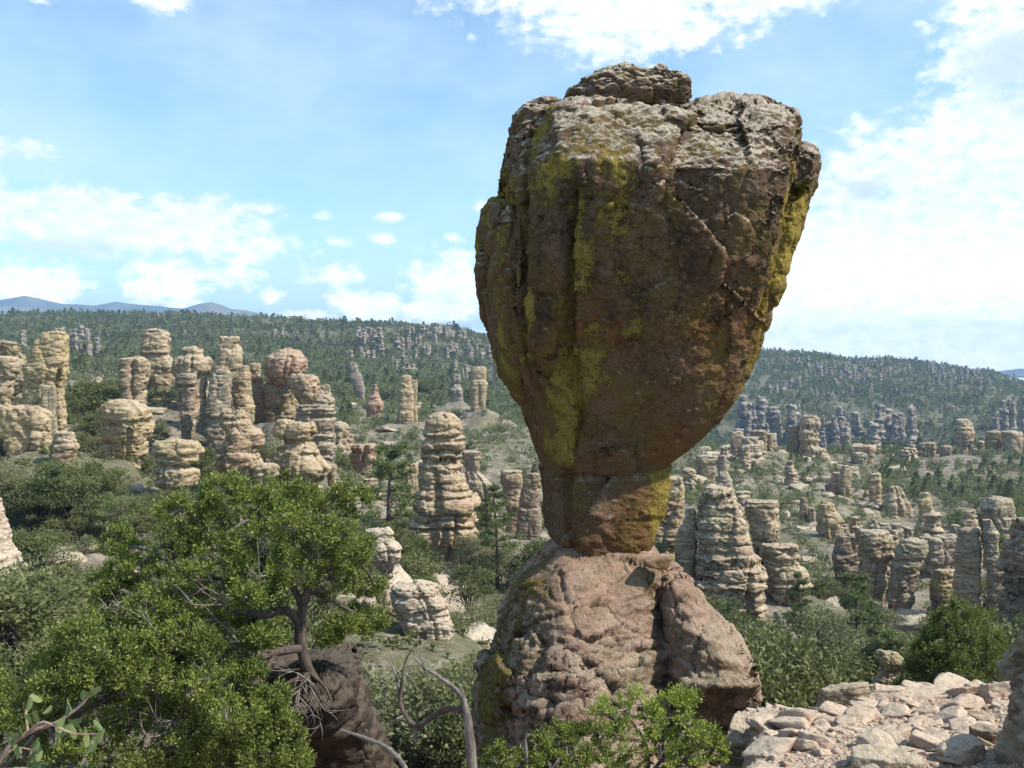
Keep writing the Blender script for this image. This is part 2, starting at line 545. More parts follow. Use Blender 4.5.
# ================================================================== rock pillars: measured outlines
# name, label, depth in metres, outline rows (row, left, right) as seen in the photograph, material, options
PILLARS = [
    ('rock_pillar', 'tall smooth yellow slab pillar split by a dark vertical crack', 75, [(333, 47, 65), (336, 42, 67.5), (343, 36, 67), (360, 31, 66.5), (372, 26, 67), (390, 25, 62), (406, 25, 63), (432, 27, 64), (466, 24, 56)], 'yellow',
     dict(e=4.5, layer=0, cracks=((-0.62, 0.10, 0.5, 2.3, 8.0),), depth=0.7)),
    ('rock_pillar', 'broad blocky ledge rock standing against the split slab pillar', 70, [(408, 8, 30), (412, 4, 45), (420, 4, 49), (442, 5, 50), (468, 14, 48)], 'yellow', dict(e=4, layer=1.3, depth=0.6)),
    ('rock_block', 'small grey block lodged against the foot of the split slab', 71, [(386, 43, 55), (396, 41, 57), (412, 42, 57)], 'grey', dict(e=4.5, layer=0)),
    ('boulder', 'rounded striped boulder leaning below the split slab pillar', 67, [(433, 58, 70), (440, 54, 76), (447, 52, 78), (468, 50, 70)], 'tan', dict(layer=0.35)),
    ('rock_pillar', 'layered pale ledge rock cut by the edge of the view', 85, [(358, -14, 12), (370, -14, 18), (382, -14, 12), (402, -14, 10)], 'tan', dict(layer=1.0)),
    ('rock_wall', 'low dark flat-topped rock wall behind the split slab pillar', 95, [(344, -20, 19), (352, -20, 20), (365, -20, 31), (404, -20, 33)], 'brown', dict(e=5, layer=1.6, depth=0.5)),
    ('rock_pillar', 'stout yellow block pillar with a red lower half', 78, [(401, 112, 135), (403, 106, 140), (410, 103, 151), (418, 102, 152.5), (435, 104, 148), (452, 105, 146), (460, 106, 141), (486, 112, 134)], 'yellow', dict(e=3.6, layer=1.5)),
    ('rock_pillar', 'short two-tiered yellow pillar right of the red-based block', 66, [(441, 160, 180), (443, 155, 197), (452, 154, 201), (461, 156, 199), (465, 160, 189), (470, 158, 198), (484, 158, 197), (492, 163, 191), (502, 168, 188)], 'yellow', dict(e=3.2, layer=1.1)),
    ('rock_tower', 'highest tan tower with a flat crown on the left ridge', 105, [(330, 148, 164), (333, 143, 168), (343, 141, 170), (353, 139, 171), (355, 146, 169), (358, 147, 172), (366, 146, 175), (374, 146, 173), (397, 148, 170)], 'tan', dict(e=3.4, layer=2.2)),
    ('rock_pillar', 'squat twin-lobed pillar in front of the flat-crowned tower', 95, [(359, 120, 146), (362, 117, 149), (375, 118, 149), (388, 119, 147), (400, 121, 145), (417, 115, 145)], 'tan', dict(e=3.2, layer=2.0, cracks=((-1.35, 0.16, 0.35, 0, 9),))),
    ('balanced_boulder', 'big rounded boulder under a thin cap slab, left of the square-topped pillar', 98, [(348, 186, 200), (351, 182, 204), (354, 184, 203), (358, 177, 208), (362, 173, 212), (372, 173, 211), (378, 176, 203), (398, 178, 200)], 'tan', dict(layer=3.0)),
    ('rock_pillar', 'slim grey pillar with a loose cap block below the big rounded boulder', 88, [(374, 178, 194), (377, 176, 197), (384, 177, 196), (387, 181, 191), (389, 180, 195), (400, 182, 194), (415, 180, 195), (430, 182, 195), (445, 183, 194), (466, 182, 194)], 'grey', dict(layer=0.8)),
    ('rock_spire', 'thin knobbly spire in the gap beside the slim grey pillar', 93, [(376, 203, 207), (383, 200, 208), (390, 199, 206), (400, 201, 206), (418, 199, 206), (440, 199, 206)], 'tan', dict(layer=0.6)),
    ('rock_tower', 'square-topped tan tower with a thin cap slab at the cluster centre', 92, [(338, 221, 238), (341, 220, 242), (344, 217, 241), (352, 216, 245), (362, 214, 244), (372, 212, 240), (400, 212, 240)], 'tan', dict(e=4, layer=2.5)),
    ('rock_pillar', 'dull grey round-headed pillar in front of the square-topped tower', 86, [(370, 222, 228), (373, 215, 231), (381, 210, 232), (387, 209, 231), (389, 212, 231), (400, 207, 231), (415, 205, 231), (424, 205, 230), (440, 206, 228), (476, 206, 230)], 'grey', dict(layer=1.4)),
    ('rock_pillar', 'bright tan stacked pillar right of the round-headed grey one', 88, [(366, 242, 248), (372, 238, 250), (378, 232, 252), (382, 232, 251), (395, 232, 251), (397, 233, 252), (407, 233, 255), (415, 233, 253), (440, 233, 252)], 'yellow', dict(layer=1.1, e=3)),
    ('rock_pillar', 'tall lumpy yellow pillar with overhanging shelves above the juniper', 70, [(411, 226, 240), (414, 220, 248), (421, 218, 252), (428, 221, 258), (434, 224, 264), (444, 222, 263), (448, 214, 258), (460, 213, 262), (480, 215, 258), (500, 220, 252)], 'yellow', dict(layer=0.8, cracks=((-2.2, 0.18, 0.3, 0, 4.5),))),
    ('rock_stub', 'small pale layered stub at the foot of the lumpy yellow pillar', 69, [(464, 264, 276), (468, 254, 280), (475, 252, 279), (485, 253, 277), (502, 256, 272)], 'yellow', dict(layer=0.5)),
    ('rock_spire', 'small beaded column between the square tower and the red boulder', 95, [(364, 253, 260), (366, 250, 261), (376, 250, 260), (378, 252, 264), (384, 252, 263), (388, 253, 266), (400, 254, 267), (405, 255, 269), (415, 256, 268), (432, 256, 264)], 'tan', dict(layer=0.7)),
    ('balanced_boulder', 'large reddish round boulder perched on a dark column', 93, [(351, 280, 292), (353, 272, 302), (357, 266, 306), (365, 264, 307), (373, 264, 304), (380, 270, 296), (385, 275, 290)], 'pink', dict(layer=0, e=2.3, depth=0.9)),
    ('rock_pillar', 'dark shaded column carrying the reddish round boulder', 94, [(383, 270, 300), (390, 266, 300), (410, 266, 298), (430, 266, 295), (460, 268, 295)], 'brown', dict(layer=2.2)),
    ('balanced_boulder', 'tan angular boulder on top of the closely layered column', 84, [(375, 294, 312), (378, 288, 318), (388, 288, 320), (395, 292, 320), (401, 297, 315), (404, 299, 312)], 'tan', dict(layer=0, e=2.8)),
    ('rock_pillar', 'tall closely layered grey column at the cluster right edge', 88, [(385, 320, 328), (390, 318, 331), (398, 305, 333), (408, 297, 335), (418, 296, 334), (430, 297, 333), (445, 300, 334), (460, 305, 334), (470, 310, 331), (496, 315, 328)], 'grey', dict(layer=0.55, groove=0.12)),
    ('rock_pillar', 'wide yellow pillar wearing a mushroom cap above the juniper', 72, [(423, 285, 310), (426, 278, 316), (432, 277, 317), (438, 279, 313), (441, 285, 308), (443, 284, 310), (447, 278, 316), (458, 275, 321), (468, 275, 330), (475, 276, 327), (485, 278, 318), (502, 285, 312)], 'yellow', dict(layer=0.9)),
    ('rock_stub', 'little stacked stub right of the mushroom-capped pillar', 74, [(465, 330, 336), (470, 326, 337), (478, 327, 336), (486, 329, 338), (492, 326, 339), (504, 328, 336)], 'tan', dict(layer=0.4)),
    # middle
    ('stacked_spire', 'isolated cone of stacked pancake layers in the middle valley', 72, [(416, 431, 452), (418, 428, 458), (424, 425, 463), (430, 423, 465), (438, 423, 465), (440, 426, 461), (442, 421, 465), (450, 421, 464), (458, 419, 464), (463, 423, 462), (465, 420, 465), (478, 418, 468), (482, 420, 468), (484, 419, 470), (495, 415, 477), (508, 414, 479), (520, 412, 478), (530, 410, 481), (540, 410, 480), (550, 416, 466)], 'yellow', dict(layer=1.0, groove=0.16, e=2.4, bulge=0.13, rough=0.6)),
    ('rock_pillar', 'grey broken pillar peeping out right behind the stacked cone', 90, [(452, 464, 482), (455, 463, 482), (465, 465, 481), (472, 466, 480), (480, 466, 490), (490, 466, 495), (502, 470, 494)], 'grey', dict(layer=0.9, e=3.4)),
    ('rock_pillar', 'stepped tan pillar between the stacked cone and the balanced rock', 95, [(471, 505, 521), (474, 500, 522), (485, 500, 522), (488, 504, 521), (490, 503, 520), (500, 505, 523), (510, 507, 526), (534, 505, 522)], 'tan', dict(layer=0.6)),
    ('rock_pillar', 'shaded grey pillar touching the left outline of the balanced rock', 90, [(474, 528, 536), (480, 525, 540), (500, 520, 541), (550, 515, 541)], 'brown', dict(layer=1.2)),
    ('rock_pinnacle', 'yellow-topped pinnacle pair on a pink foot in the mid valley', 190, [(376, 402, 410), (378, 400, 411), (386, 399, 413), (402, 398, 414), (406, 397, 414), (420, 396, 414), (430, 396, 411)], 'yellow', dict(layer=2.0)),
    ('rock_pinnacle', 'slimmer half of the yellow-topped pinnacle pair', 192, [(380, 412, 416), (384, 411, 418), (395, 411, 417), (405, 411, 416), (418, 412, 418)], 'yellow', dict(layer=1.6)),
    ('rock_pinnacle', 'low pink cone left of the yellow-topped pinnacles', 210, [(385, 371, 377), (392, 371, 378), (395, 369, 379), (405, 366, 383), (417, 366, 381)], 'pink', dict(layer=1.8)),
    ('rock_pinnacle', 'leaning grey pinnacle with a small flat head, far left of the cone', 260, [(363, 347, 353), (368, 349, 358), (378, 350, 362), (390, 355, 365), (406, 356, 364)], 'far', dict(layer=2.5)),
    ('rock_pillar', 'square two-block pillar close to the left side of the balanced rock', 200, [(367, 473, 484), (370, 470, 487), (378, 471, 486), (380, 472, 486), (382, 470, 487), (406, 471, 486)], 'tan', dict(layer=0, e=4.5)),
    ('rock_pinnacle', 'knobbed cone left of the square two-block pillar', 260, [(375, 455, 458), (380, 452, 461), (384, 453, 460), (390, 450, 463), (399, 452, 463)], 'far', dict(layer=2.5)),
    ('rock_stub', 'twin rounded pink stubs below the leaning pinnacle', 105, [(445, 355, 372), (447, 352, 377), (458, 351, 376), (470, 355, 372)], 'pink', dict(layer=0.9, cracks=((-1.4, 0.2, 0.4, 0, 5),))),
    ('rock_stub', 'leaning stack of thin slabs beside the valley pinyon', 85, [(479, 367, 378), (483, 362, 378), (488, 357, 376), (491, 358, 372), (494, 365, 382), (500, 362, 383), (508, 368, 384), (524, 370, 380)], 'tan', dict(layer=0.45)),
    ('rock_block', 'pale square block partly hidden behind the stacked cone', 88, [(464, 402, 415), (467, 402, 419), (482, 405, 419)], 'tan', dict(layer=0, e=4)),
    ('balanced_boulder', 'pale striped boulder tapering to a narrow foot, above the dead snag', 33.6, [(530, 366, 388), (533, 363, 393), (540, 362, 393), (542, 365, 396), (548, 362, 402), (556, 366, 401), (562, 372, 398), (570, 380, 394), (579, 385, 393)], 'white', dict(layer=0.28, groove=0.10)),
    ('balanced_boulder', 'pale striped boulder on a sloping slab, the wider of two', 32, [(586, 398, 436), (589, 392, 442), (598, 393, 444), (604, 394, 448), (612, 397, 450), (622, 399, 452), (632, 402, 453), (640, 410, 449), (648, 425, 448), (664, 438, 449)], 'white', dict(layer=0.30, groove=0.10)),
    # right
    ('rock_pillar', 'yellow and pink pillar showing just right of the balanced neck', 66, [(478, 660, 680), (488, 656, 685), (500, 654, 686), (510, 652, 685), (520, 650, 684), (540, 646, 680), (570, 645, 672)], 'yellow', dict(layer=1.2)),
    ('rock_pillar', 'knobbly narrow pillar left of the wide ringed pillar', 62.5, [(509, 687, 693), (513, 686, 697), (520, 684, 697), (530, 677, 698), (545, 674, 697), (560, 675, 696), (590, 682, 694)], 'tan', dict(layer=0.7)),
    ('rock_pillar', 'wide ringed pillar with a flat cap right of the balanced rock', 62, [(490, 707, 731), (493, 706, 733), (498, 703, 736), (504, 701, 738), (515, 699, 742), (530, 698, 747), (545, 698, 750), (553, 699, 752), (556, 697, 758), (566, 695, 762), (580, 694, 764), (600, 693, 765), (620, 700, 764), (642, 715, 758)], 'tan', dict(layer=0.55, groove=0.09)),
    ('rock_pillar', 'ringed pillar behind and right of the wide ringed pillar', 72, [(501, 748, 776), (505, 745, 778), (515, 747, 779), (530, 750, 779), (560, 752, 780)], 'tan', dict(layer=0.6)),
    ('rock_stub', 'sloping layered shoulder rock below the second ringed pillar', 70, [(545, 764, 796), (553, 762, 797), (565, 765, 800), (572, 766, 808), (585, 765, 810), (600, 768, 803), (618, 770, 798)], 'tan', dict(layer=0.6)),
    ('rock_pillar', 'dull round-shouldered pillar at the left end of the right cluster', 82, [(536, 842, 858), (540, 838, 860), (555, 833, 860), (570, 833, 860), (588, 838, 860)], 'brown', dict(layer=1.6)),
    ('rock_pillar', 'stout tan pillar with a grey ledge top in the right cluster', 78, [(531, 862, 882), (534, 858, 889), (545, 857, 892), (556, 858, 893), (562, 858, 888), (570, 857, 886), (585, 856, 885), (608, 858, 882)], 'tan', dict(layer=1.2, e=3.2)),
    ('rock_pillar', 'pillar with a pale cushion-like cap in the right cluster', 76, [(540, 905, 924), (543, 900, 926), (552, 896, 926), (560, 894, 923), (566, 890, 920), (580, 890, 915), (600, 888, 912), (615, 890, 908)], 'grey', dict(layer=1.1, e=3)),
    ('rock_wall', 'flat grey rock wall behind the cushion-capped pillar', 92, [(537, 922, 955), (540, 918, 957), (560, 918, 957), (576, 920, 955)], 'grey', dict(layer=1.2, e=5, depth=0.5)),
    ('rock_stub', 'low dark jointed rock at the foot of the grey rock wall', 75, [(570, 937, 948), (574, 934, 953), (585, 932, 956), (600, 932, 958), (625, 930, 960)], 'brown', dict(layer=0.9)),
    ('rock_pillar', 'tall pillar topped by two knobs behind the bright green tree', 72, [(511, 964, 972), (514, 963, 976), (518, 962, 975), (521, 960, 978), (526, 961, 977), (529, 957, 980), (545, 957, 981), (560, 954, 981), (580, 954, 980), (600, 953, 982), (630, 955, 985)], 'tan', dict(layer=1.1, e=3.2)),
    ('rock_pillar', 'jagged pillar close beside the two-knobbed pillar', 71, [(520, 980, 986), (527, 984, 995), (533, 982, 999), (545, 984, 998), (565, 985, 1000), (570, 988, 1008), (580, 988, 1005), (600, 988, 1004), (630, 985, 1004)], 'grey', dict(layer=0.9, e=3.2)),
    ('rock_block', 'large grey angular block behind the jagged pillar', 95, [(498, 990, 1006), (501, 985, 1011), (508, 980, 1013), (515, 980, 1012), (520, 985, 1014), (534, 988, 1017)], 'grey', dict(layer=2.5, e=3.4)),
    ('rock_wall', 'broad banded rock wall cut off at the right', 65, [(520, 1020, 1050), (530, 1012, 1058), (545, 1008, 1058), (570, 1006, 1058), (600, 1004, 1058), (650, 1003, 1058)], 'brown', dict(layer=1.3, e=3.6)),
    ('balanced_boulder', 'brown boulder with a tilted head below the bright green tree', 26, [(652, 880, 892), (655, 877, 901), (662, 877, 906), (667, 879, 904), (671, 879, 896), (680, 874, 896), (700, 866, 896)], 'brown', dict(layer=0.5)),
    ('rock_pinnacle', 'statue-like pinnacle with a small round head on the right slope', 150, [(493, 925, 929), (497, 922, 931), (500, 917, 932), (507, 917, 932), (512, 919, 933), (520, 918, 934), (530, 915, 935), (543, 913, 936)], 'yellow', dict(layer=0.9)),
    ('rock_pinnacle', 'yellow stub pinnacle at the edge of the right forest', 170, [(474, 872, 880), (480, 869, 881), (490, 868, 882), (503, 868, 882)], 'yellow', dict(layer=1.2, e=3.4)),
    ('rock_pinnacle', 'ragged comb of pinnacles beside the yellow stub', 165, [(487, 891, 897), (492, 888, 901), (500, 884, 905), (513, 882, 910)], 'tan', dict(layer=0.9, cracks=((-1.6, 0.15, 0.35, 0, 6), (-0.8, 0.12, 0.3, 0, 6)))),
    ('rock_block', 'upright block at the end of a low ridge on the right slope', 180, [(466, 845, 850), (470, 841, 851), (480, 838, 851), (497, 840, 850)], 'tan', dict(layer=0, e=4)),
    ('rock_wall', 'low dark sloping ridge rock beside the upright block', 182, [(473, 836, 842), (478, 830, 843), (486, 826, 843), (495, 826, 843)], 'pink', dict(layer=1.4)),
    ('rock_dome', 'big round ringed dome rising from the right forest', 290, [(420, 958, 968), (424, 955, 971), (430, 953, 974), (437, 953, 975), (443, 955, 973), (446, 958, 968), (458, 955, 970)], 'tan', dict(layer=1.8, e=2.2)),
    ('rock_dome', 'low rounded dome right of the big ringed dome', 290, [(432, 989, 1000), (436, 986, 1003), (452, 986, 1003)], 'brown', dict(layer=2.4)),
    ('rock_dome', 'low wide dome at the far right of the forest', 285, [(432, 1004, 1018), (436, 1003, 1023), (452, 1004, 1023)], 'tan', dict(layer=2.4)),
    ('rock_tower', 'round drum-shaped tower with a domed cap on the slope crest', 240, [(416, 805, 815), (419, 801, 818), (424, 800, 820), (429, 801, 819), (431, 800, 818), (440, 799, 820), (446, 801, 819), (449, 800, 826), (460, 802, 831)], 'tan', dict(layer=3.2, e=2.6)),
    ('rock_tower', 'square dark tower joined to the left of the drum tower', 243, [(426, 790, 800), (430, 787, 800), (458, 785, 800)], 'brown', dict(layer=3.2, e=4)),
    ('rock_block', 'leaning upright slab left of the pale square block on the crest', 225, [(432, 734, 742), (436, 730, 744), (450, 730, 745), (463, 731, 746)], 'tan', dict(layer=0, e=4.5)),
    ('rock_block', 'pale square upright block on the slope crest', 222, [(441, 751, 763), (444, 749, 764), (455, 749, 763), (467, 750, 762)], 'yellow', dict(layer=0, e=5)),
    ('rock_ledge', 'dark flat ledge rock behind the pale square block', 235, [(431, 752, 766), (436, 749, 768), (446, 752, 768)], 'brown', dict(layer=1.5, e=4)),
    ('rock_ledge', 'small flat ledge rock left of the square dark tower', 236, [(434, 767, 775), (441, 765, 777), (450, 766, 777)], 'tan', dict(layer=1.5, e=3)),
    ('rock_pinnacle', 'narrow post-like pinnacle on the open right slope', 150, [(456, 718, 724), (462, 717, 727), (472, 717, 728), (480, 716, 732), (495, 715, 735)], 'grey', dict(layer=1.2)),
    ('rock_block', 'wide grey block left of the post-like pinnacle', 170, [(456, 699, 716), (460, 696, 718), (480, 697, 716)], 'grey', dict(layer=1.6, e=4)),
    ('rock_pinnacle', 'small dark stump on the bare slope above the right cluster', 140, [(498, 801, 805), (502, 800, 807), (520, 799, 808)], 'brown', dict(layer=0.9)),
    ('rock_stub', 'low grey lump beside the small dark stump', 139, [(508, 809, 813), (512, 808, 816), (522, 807, 817)], 'grey', dict(layer=0.9)),
    ('rock_pinnacle', 'shouldered yellow pinnacle on the bare slope', 120, [(504, 822, 831), (508, 819, 834), (520, 818, 841), (538, 819, 844)], 'yellow', dict(layer=1.2, e=3.4)),
    ('rock_ledge', 'overhanging flat ledge at the edge of the shaded gorge', 250, [(446, 854, 873), (450, 850, 876), (459, 852, 874)], 'tan', dict(layer=1.5, e=3.4)),
    ('rock_ledge', 'lower grey ledge block beside the overhanging ledge', 247, [(453, 853, 862), (457, 851, 867), (465, 852, 866)], 'grey', dict(layer=1.5)),
    ('rock_ledge', 'dark ledge boulders near the ringed dome', 270, [(443, 919, 933), (447, 916, 936), (457, 918, 935)], 'brown', dict(layer=1.8)),
    ('rock_ledge', 'small boulder close to the left of the ringed dome', 275, [(446, 942, 949), (450, 940, 951), (459, 941, 950)], 'grey', dict(layer=1.8)),
]

# ================================================================== terrain
YS = np.exp(np.linspace(math.log(0.8), math.log(9500), 560))
COLS = {
    -900: [(1, 2100), (3, 1000), (8, 820), (20, 720), (40, 630), (50, 575), (60, 525), (75, 470), (100, 440), (130, 420), (200, 405), (350, 368), (600, 340), (900, 318), (1100, 330), (1600, 380), (9500, 378)],
    0: [(1, 2100), (3, 1000), (8, 850), (20, 730), (40, 630), (50, 575), (60, 525), (70, 485), (85, 455), (100, 435), (130, 415), (200, 395), (350, 362), (600, 342), (900, 316), (1100, 330), (1600, 380), (9500, 378)],
    250: [(1, 2100), (3, 1000), (8, 850), (20, 780), (40, 650), (50, 600), (60, 550), (70, 515), (80, 490), (100, 450), (130, 430), (200, 408), (350, 380), (600, 348), (880, 318), (1100, 330), (1600, 380), (9500, 378)],
    350: [(1, 2100), (3, 1000), (8, 900), (20, 800), (32, 700), (40, 640), (60, 570), (90, 510), (130, 460), (200, 420), (350, 395), (600, 360), (850, 322), (1100, 332), (1600, 380), (9500, 378)],
    440: [(1, 2100), (3, 1000), (8, 950), (20, 800), (32, 700), (40, 670), (60, 610), (72, 565), (100, 510), (130, 475), (200, 430), (350, 400), (560, 372), (800, 331), (1050, 332), (1600, 380), (9500, 378)],
    520: [(1, 2100), (3, 1000), (8, 1000), (12, 950), (20, 820), (40, 700), (60, 610), (80, 560), (110, 510), (140, 470), (200, 430), (300, 420), (500, 400), (800, 350), (1050, 345), (1600, 380), (9500, 378)],
    640: [(1, 2100), (3, 1100), (6, 860), (9, 880), (12, 930), (20, 840), (40, 720), (60, 640), (80, 580), (110, 530), (150, 490), (200, 470), (250, 445), (320, 460), (500, 450), (700, 420), (1000, 365), (1200, 352), (1600, 385), (9500, 380)],
    728: [(1, 2100), (3, 1100), (5, 850), (7, 790), (9, 800), (11, 860), (20, 820), (40, 720), (60, 655), (75, 610), (100, 560), (150, 500), (200, 465), (240, 446), (300, 462), (450, 475), (560, 462), (650, 436), (900, 385), (1150, 350), (1600, 385), (9500, 380)],
    762: [(1, 2100), (3, 1050), (6, 800), (7.5, 752), (9.0, 716), (10.0, 708), (10.8, 780), (20, 810), (40, 715), (60, 650), (75, 610), (100, 565), (150, 505), (200, 466), (240, 447), (300, 465), (450, 475), (560, 462), (650, 436), (900, 385), (1150, 350), (1600, 385), (9500, 380)],
    900: [(1, 2100), (3, 1050), (6, 800), (7.5, 747), (9.0, 708), (10.2, 693), (11.2, 750), (20, 790), (40, 720), (60, 660), (75, 622), (100, 580), (130, 550), (165, 512), (200, 488), (260, 457), (290, 452), (330, 468), (450, 480), (560, 468), (650, 436), (900, 390), (1150, 357), (1600, 385), (9500, 380)],
    985: [(1, 2100), (3, 1050), (6, 800), (7.5, 745), (9.0, 705), (10.4, 688), (11.2, 740), (20, 770), (40, 720), (60, 670), (75, 632), (100, 585), (130, 548), (200, 490), (290, 446), (330, 460), (450, 470), (560, 450), (800, 405), (1150, 373), (1600, 388), (9500, 380)],
    1024: [(1, 2100), (3, 1050), (6, 790), (7.5, 735), (9.0, 700), (10.4, 682), (11.2, 730), (20, 760), (40, 720), (60, 670), (75, 632), (100, 585), (130, 545), (200, 490), (290, 446), (330, 458), (450, 465), (560, 445), (800, 410), (1150, 383), (1600, 390), (9500, 380)],
    1900: [(1, 2100), (3, 1050), (6, 790), (7.5, 735), (9.0, 700), (12, 690), (20, 700), (40, 690), (60, 650), (75, 620), (100, 580), (130, 545), (200, 490), (290, 450), (330, 455), (450, 455), (560, 440), (800, 410), (1150, 385), (1600, 392), (9500, 380)],
}
UC = np.array(sorted(COLS))
LY = np.log(YS)
ZT = []
for u in UC:
    c = COLS[u]
    ly = np.log([k[0] for k in c])
    py = np.array([k[1] for k in c], dtype=float)
    kc, ks = math.cos(PITCH), math.sin(PITCH)
    yr = -(py - 384) / F
    zz = np.exp(ly) * (-ks + yr * kc) / (kc + yr * ks)
    # interpolate height, smoothed a little beyond the ledge
    zi = np.interp(LY, np.log(np.exp(ly)), zz)
    zi_lin = np.interp(YS, np.exp(ly), zz)
    zz2 = zi_lin
    k = np.ones(7) / 7
    sm = np.convolve(np.pad(zz2, 3, mode='edge'), k, 'valid')
    ZT.append(np.where(YS > 13, sm, zz2))
ZT = np.array(ZT)


def base_height(x, y):
    x, y = np.asarray(x, float), np.maximum(np.asarray(y, float), 0.8)
    u = np.clip(512 + F * x / y, UC[0], UC[-1])
    k = np.clip(np.searchsorted(UC, u) - 1, 0, len(UC) - 2)
    f = (u - UC[k]) / (UC[k + 1] - UC[k])
    f = f * f * (3 - 2 * f)
    ly = np.log(y)
    t = np.clip((ly - LY[0]) / (LY[1] - LY[0]), 0, len(LY) - 1.001)
    i = t.astype(int)
    g = t - i
    z0 = ZT[k, i] * (1 - g) + ZT[k, i + 1] * g
    z1 = ZT[k + 1, i] * (1 - g) + ZT[k + 1, i + 1] * g
    return z0 * (1 - f) + z1 * f


def relief(x, y):
    p = np.stack([x, y, np.zeros_like(x)], -1)
    near = sstep(y, 14, 45)
    n = fbm(p, 1 / 22, 4, 3) * 1.6 * near + fbm(p, 1 / 6, 4, 5, 0.55) * 0.55 * near
    n = n + (fbm(p, 1 / 120, 4, 8) * 7 + fbm(p, 1 / 45, 3, 18) * 4.5) * sstep(y, 250, 700) + fbm(p, 1 / 1.2, 4, 12) * 0.10 * sstep(y, 3, 6) * (1 - sstep(y, 120, 200))
    return n


# where a pillar stands the ground meets its foot
FEET = []
for (nm, lb, Yp, rows, mt, op) in PILLARS:
    r = max(rows)
    b = P((r[1] + r[2]) / 2, r[0], Yp)
    w_ = (r[2] - r[1]) * Yp / F
    FEET.append((b.x, b.y, b.z - 0.2, max(2.6, w_ * 1.1)))
FEET = np.array(FEET)
_fd = FEET[:, 2] - (base_height(FEET[:, 0], FEET[:, 1]) + relief(FEET[:, 0], FEET[:, 1]))


def height(x, y):
    x, y = np.asarray(x, float), np.asarray(y, float)
    z = base_height(x, y) + relief(x, y)
    num = np.zeros_like(z)
    den = np.zeros_like(z)
    for (fx, fy, fz, fr), d in zip(FEET, _fd):
        wt = np.exp(-((x - fx) ** 2 + (y - fy) ** 2) / (fr * 1.8) ** 2)
        num += wt * d
        den += wt
    z = z + num / np.maximum(den, 1.0)
    # weathered benches on the open slopes
    st = 1.5
    q = z / st + 0.35 * vnoise(np.stack([x / 9, y / 9, x * 0], -1), 4)
    fq = q - np.floor(q)
    ter = (np.floor(q) + sstep(fq, 0.25, 0.75)) * st - q * st
    return z + 0.8 * ter * sstep(y, 40, 80) * (1 - sstep(y, 300, 500))


us = np.unique(np.concatenate([np.linspace(-900, -40, 60), np.linspace(-40, 1064, 300), np.linspace(1064, 1900, 60)]))
YY, UU = np.meshgrid(YS, us, indexing='ij')
XX = (UU - 512) / F * YY
ZZ = height(XX, YY)
m_ground, t, b = principled('valley_ground')
geo = t.new('ShaderNodeNewGeometry')
pos = geo.outputs['Position']
g1 = t.noise(pos, 0.055, 6, 0.6)
g2 = t.noise(pos, 0.35, 6, 0.65)
g3 = t.noise(pos, 2.2, 6, 0.7)
g4 = t.noise(pos, 9.0, 5, 0.7)
soil = t.mix(t.step(g2, 0.38, 0.62), (0.165, 0.14, 0.11), (0.30, 0.265, 0.22))
soil = t.mix(t.math('MULTIPLY', t.step(g3, 0.50, 0.66), 0.6), soil, (0.17, 0.135, 0.10))
jl = t.math('SUBTRACT', 1.0, t.step(t.math('ABSOLUTE', t.math('SUBTRACT', t.noise(pos, 0.45, 5, 0.6, (1, 1, 2.5)), 0.5)), 0.0, 0.03))
soil = t.mix(t.math('MULTIPLY', jl, 0.8), soil, (0.07, 0.06, 0.045))
scrub = t.mix(t.step(g4, 0.35, 0.7), (0.085, 0.095, 0.045), (0.17, 0.165, 0.085))
sepg = t.new('ShaderNodeSeparateXYZ')
t.l.new(pos, sepg.inputs[0])
wood = t.step(sepg.outputs[1], 260, 480)
lev = t.math('ADD', t.math('MULTIPLY', g1, 0.5), t.math('MULTIPLY', g3, 0.5))
cov = t.math('ADD', t.step(lev, 0.46, 0.56), wood, True)
path_z = t.math('SUBTRACT', 1.0, t.step(sepg.outputs[1], 11, 16))
cov = t.math('MULTIPLY', cov, t.math('SUBTRACT', 1.0, path_z))
c = t.mix(t.math('MULTIPLY', cov, 0.8), soil, scrub)
c = t.mix(t.math('MULTIPLY', wood, 0.8), c, t.mix(t.step(g2, 0.42, 0.62), (0.085, 0.09, 0.05), (0.165, 0.15, 0.105)))
c = t.mix(path_z, c, t.mix(t.step(g4, 0.4, 0.65), (0.44, 0.34, 0.265), (0.32, 0.23, 0.175)))
t.put(b.inputs['Base Color'], c)
bump(t, b, t.math('ADD', g3, t.math('MULTIPLY', g4, 0.4)), 0.9, 0.25)
link('ground', mesh('ground', np.stack([XX, YY, ZZ], -1), grid_faces(len(YS), len(us), False), m_ground), kind='structure')

# far blue ranges
m_mtn, t, b = principled('far_range')
geo = t.new('ShaderNodeNewGeometry')
t.put(b.inputs['Base Color'], t.mix(t.step(t.noise(geo.outputs['Position'], 0.004, 6, 0.6), 0.4, 0.65), (0.07, 0.085, 0.06), (0.19, 0.17, 0.12)))


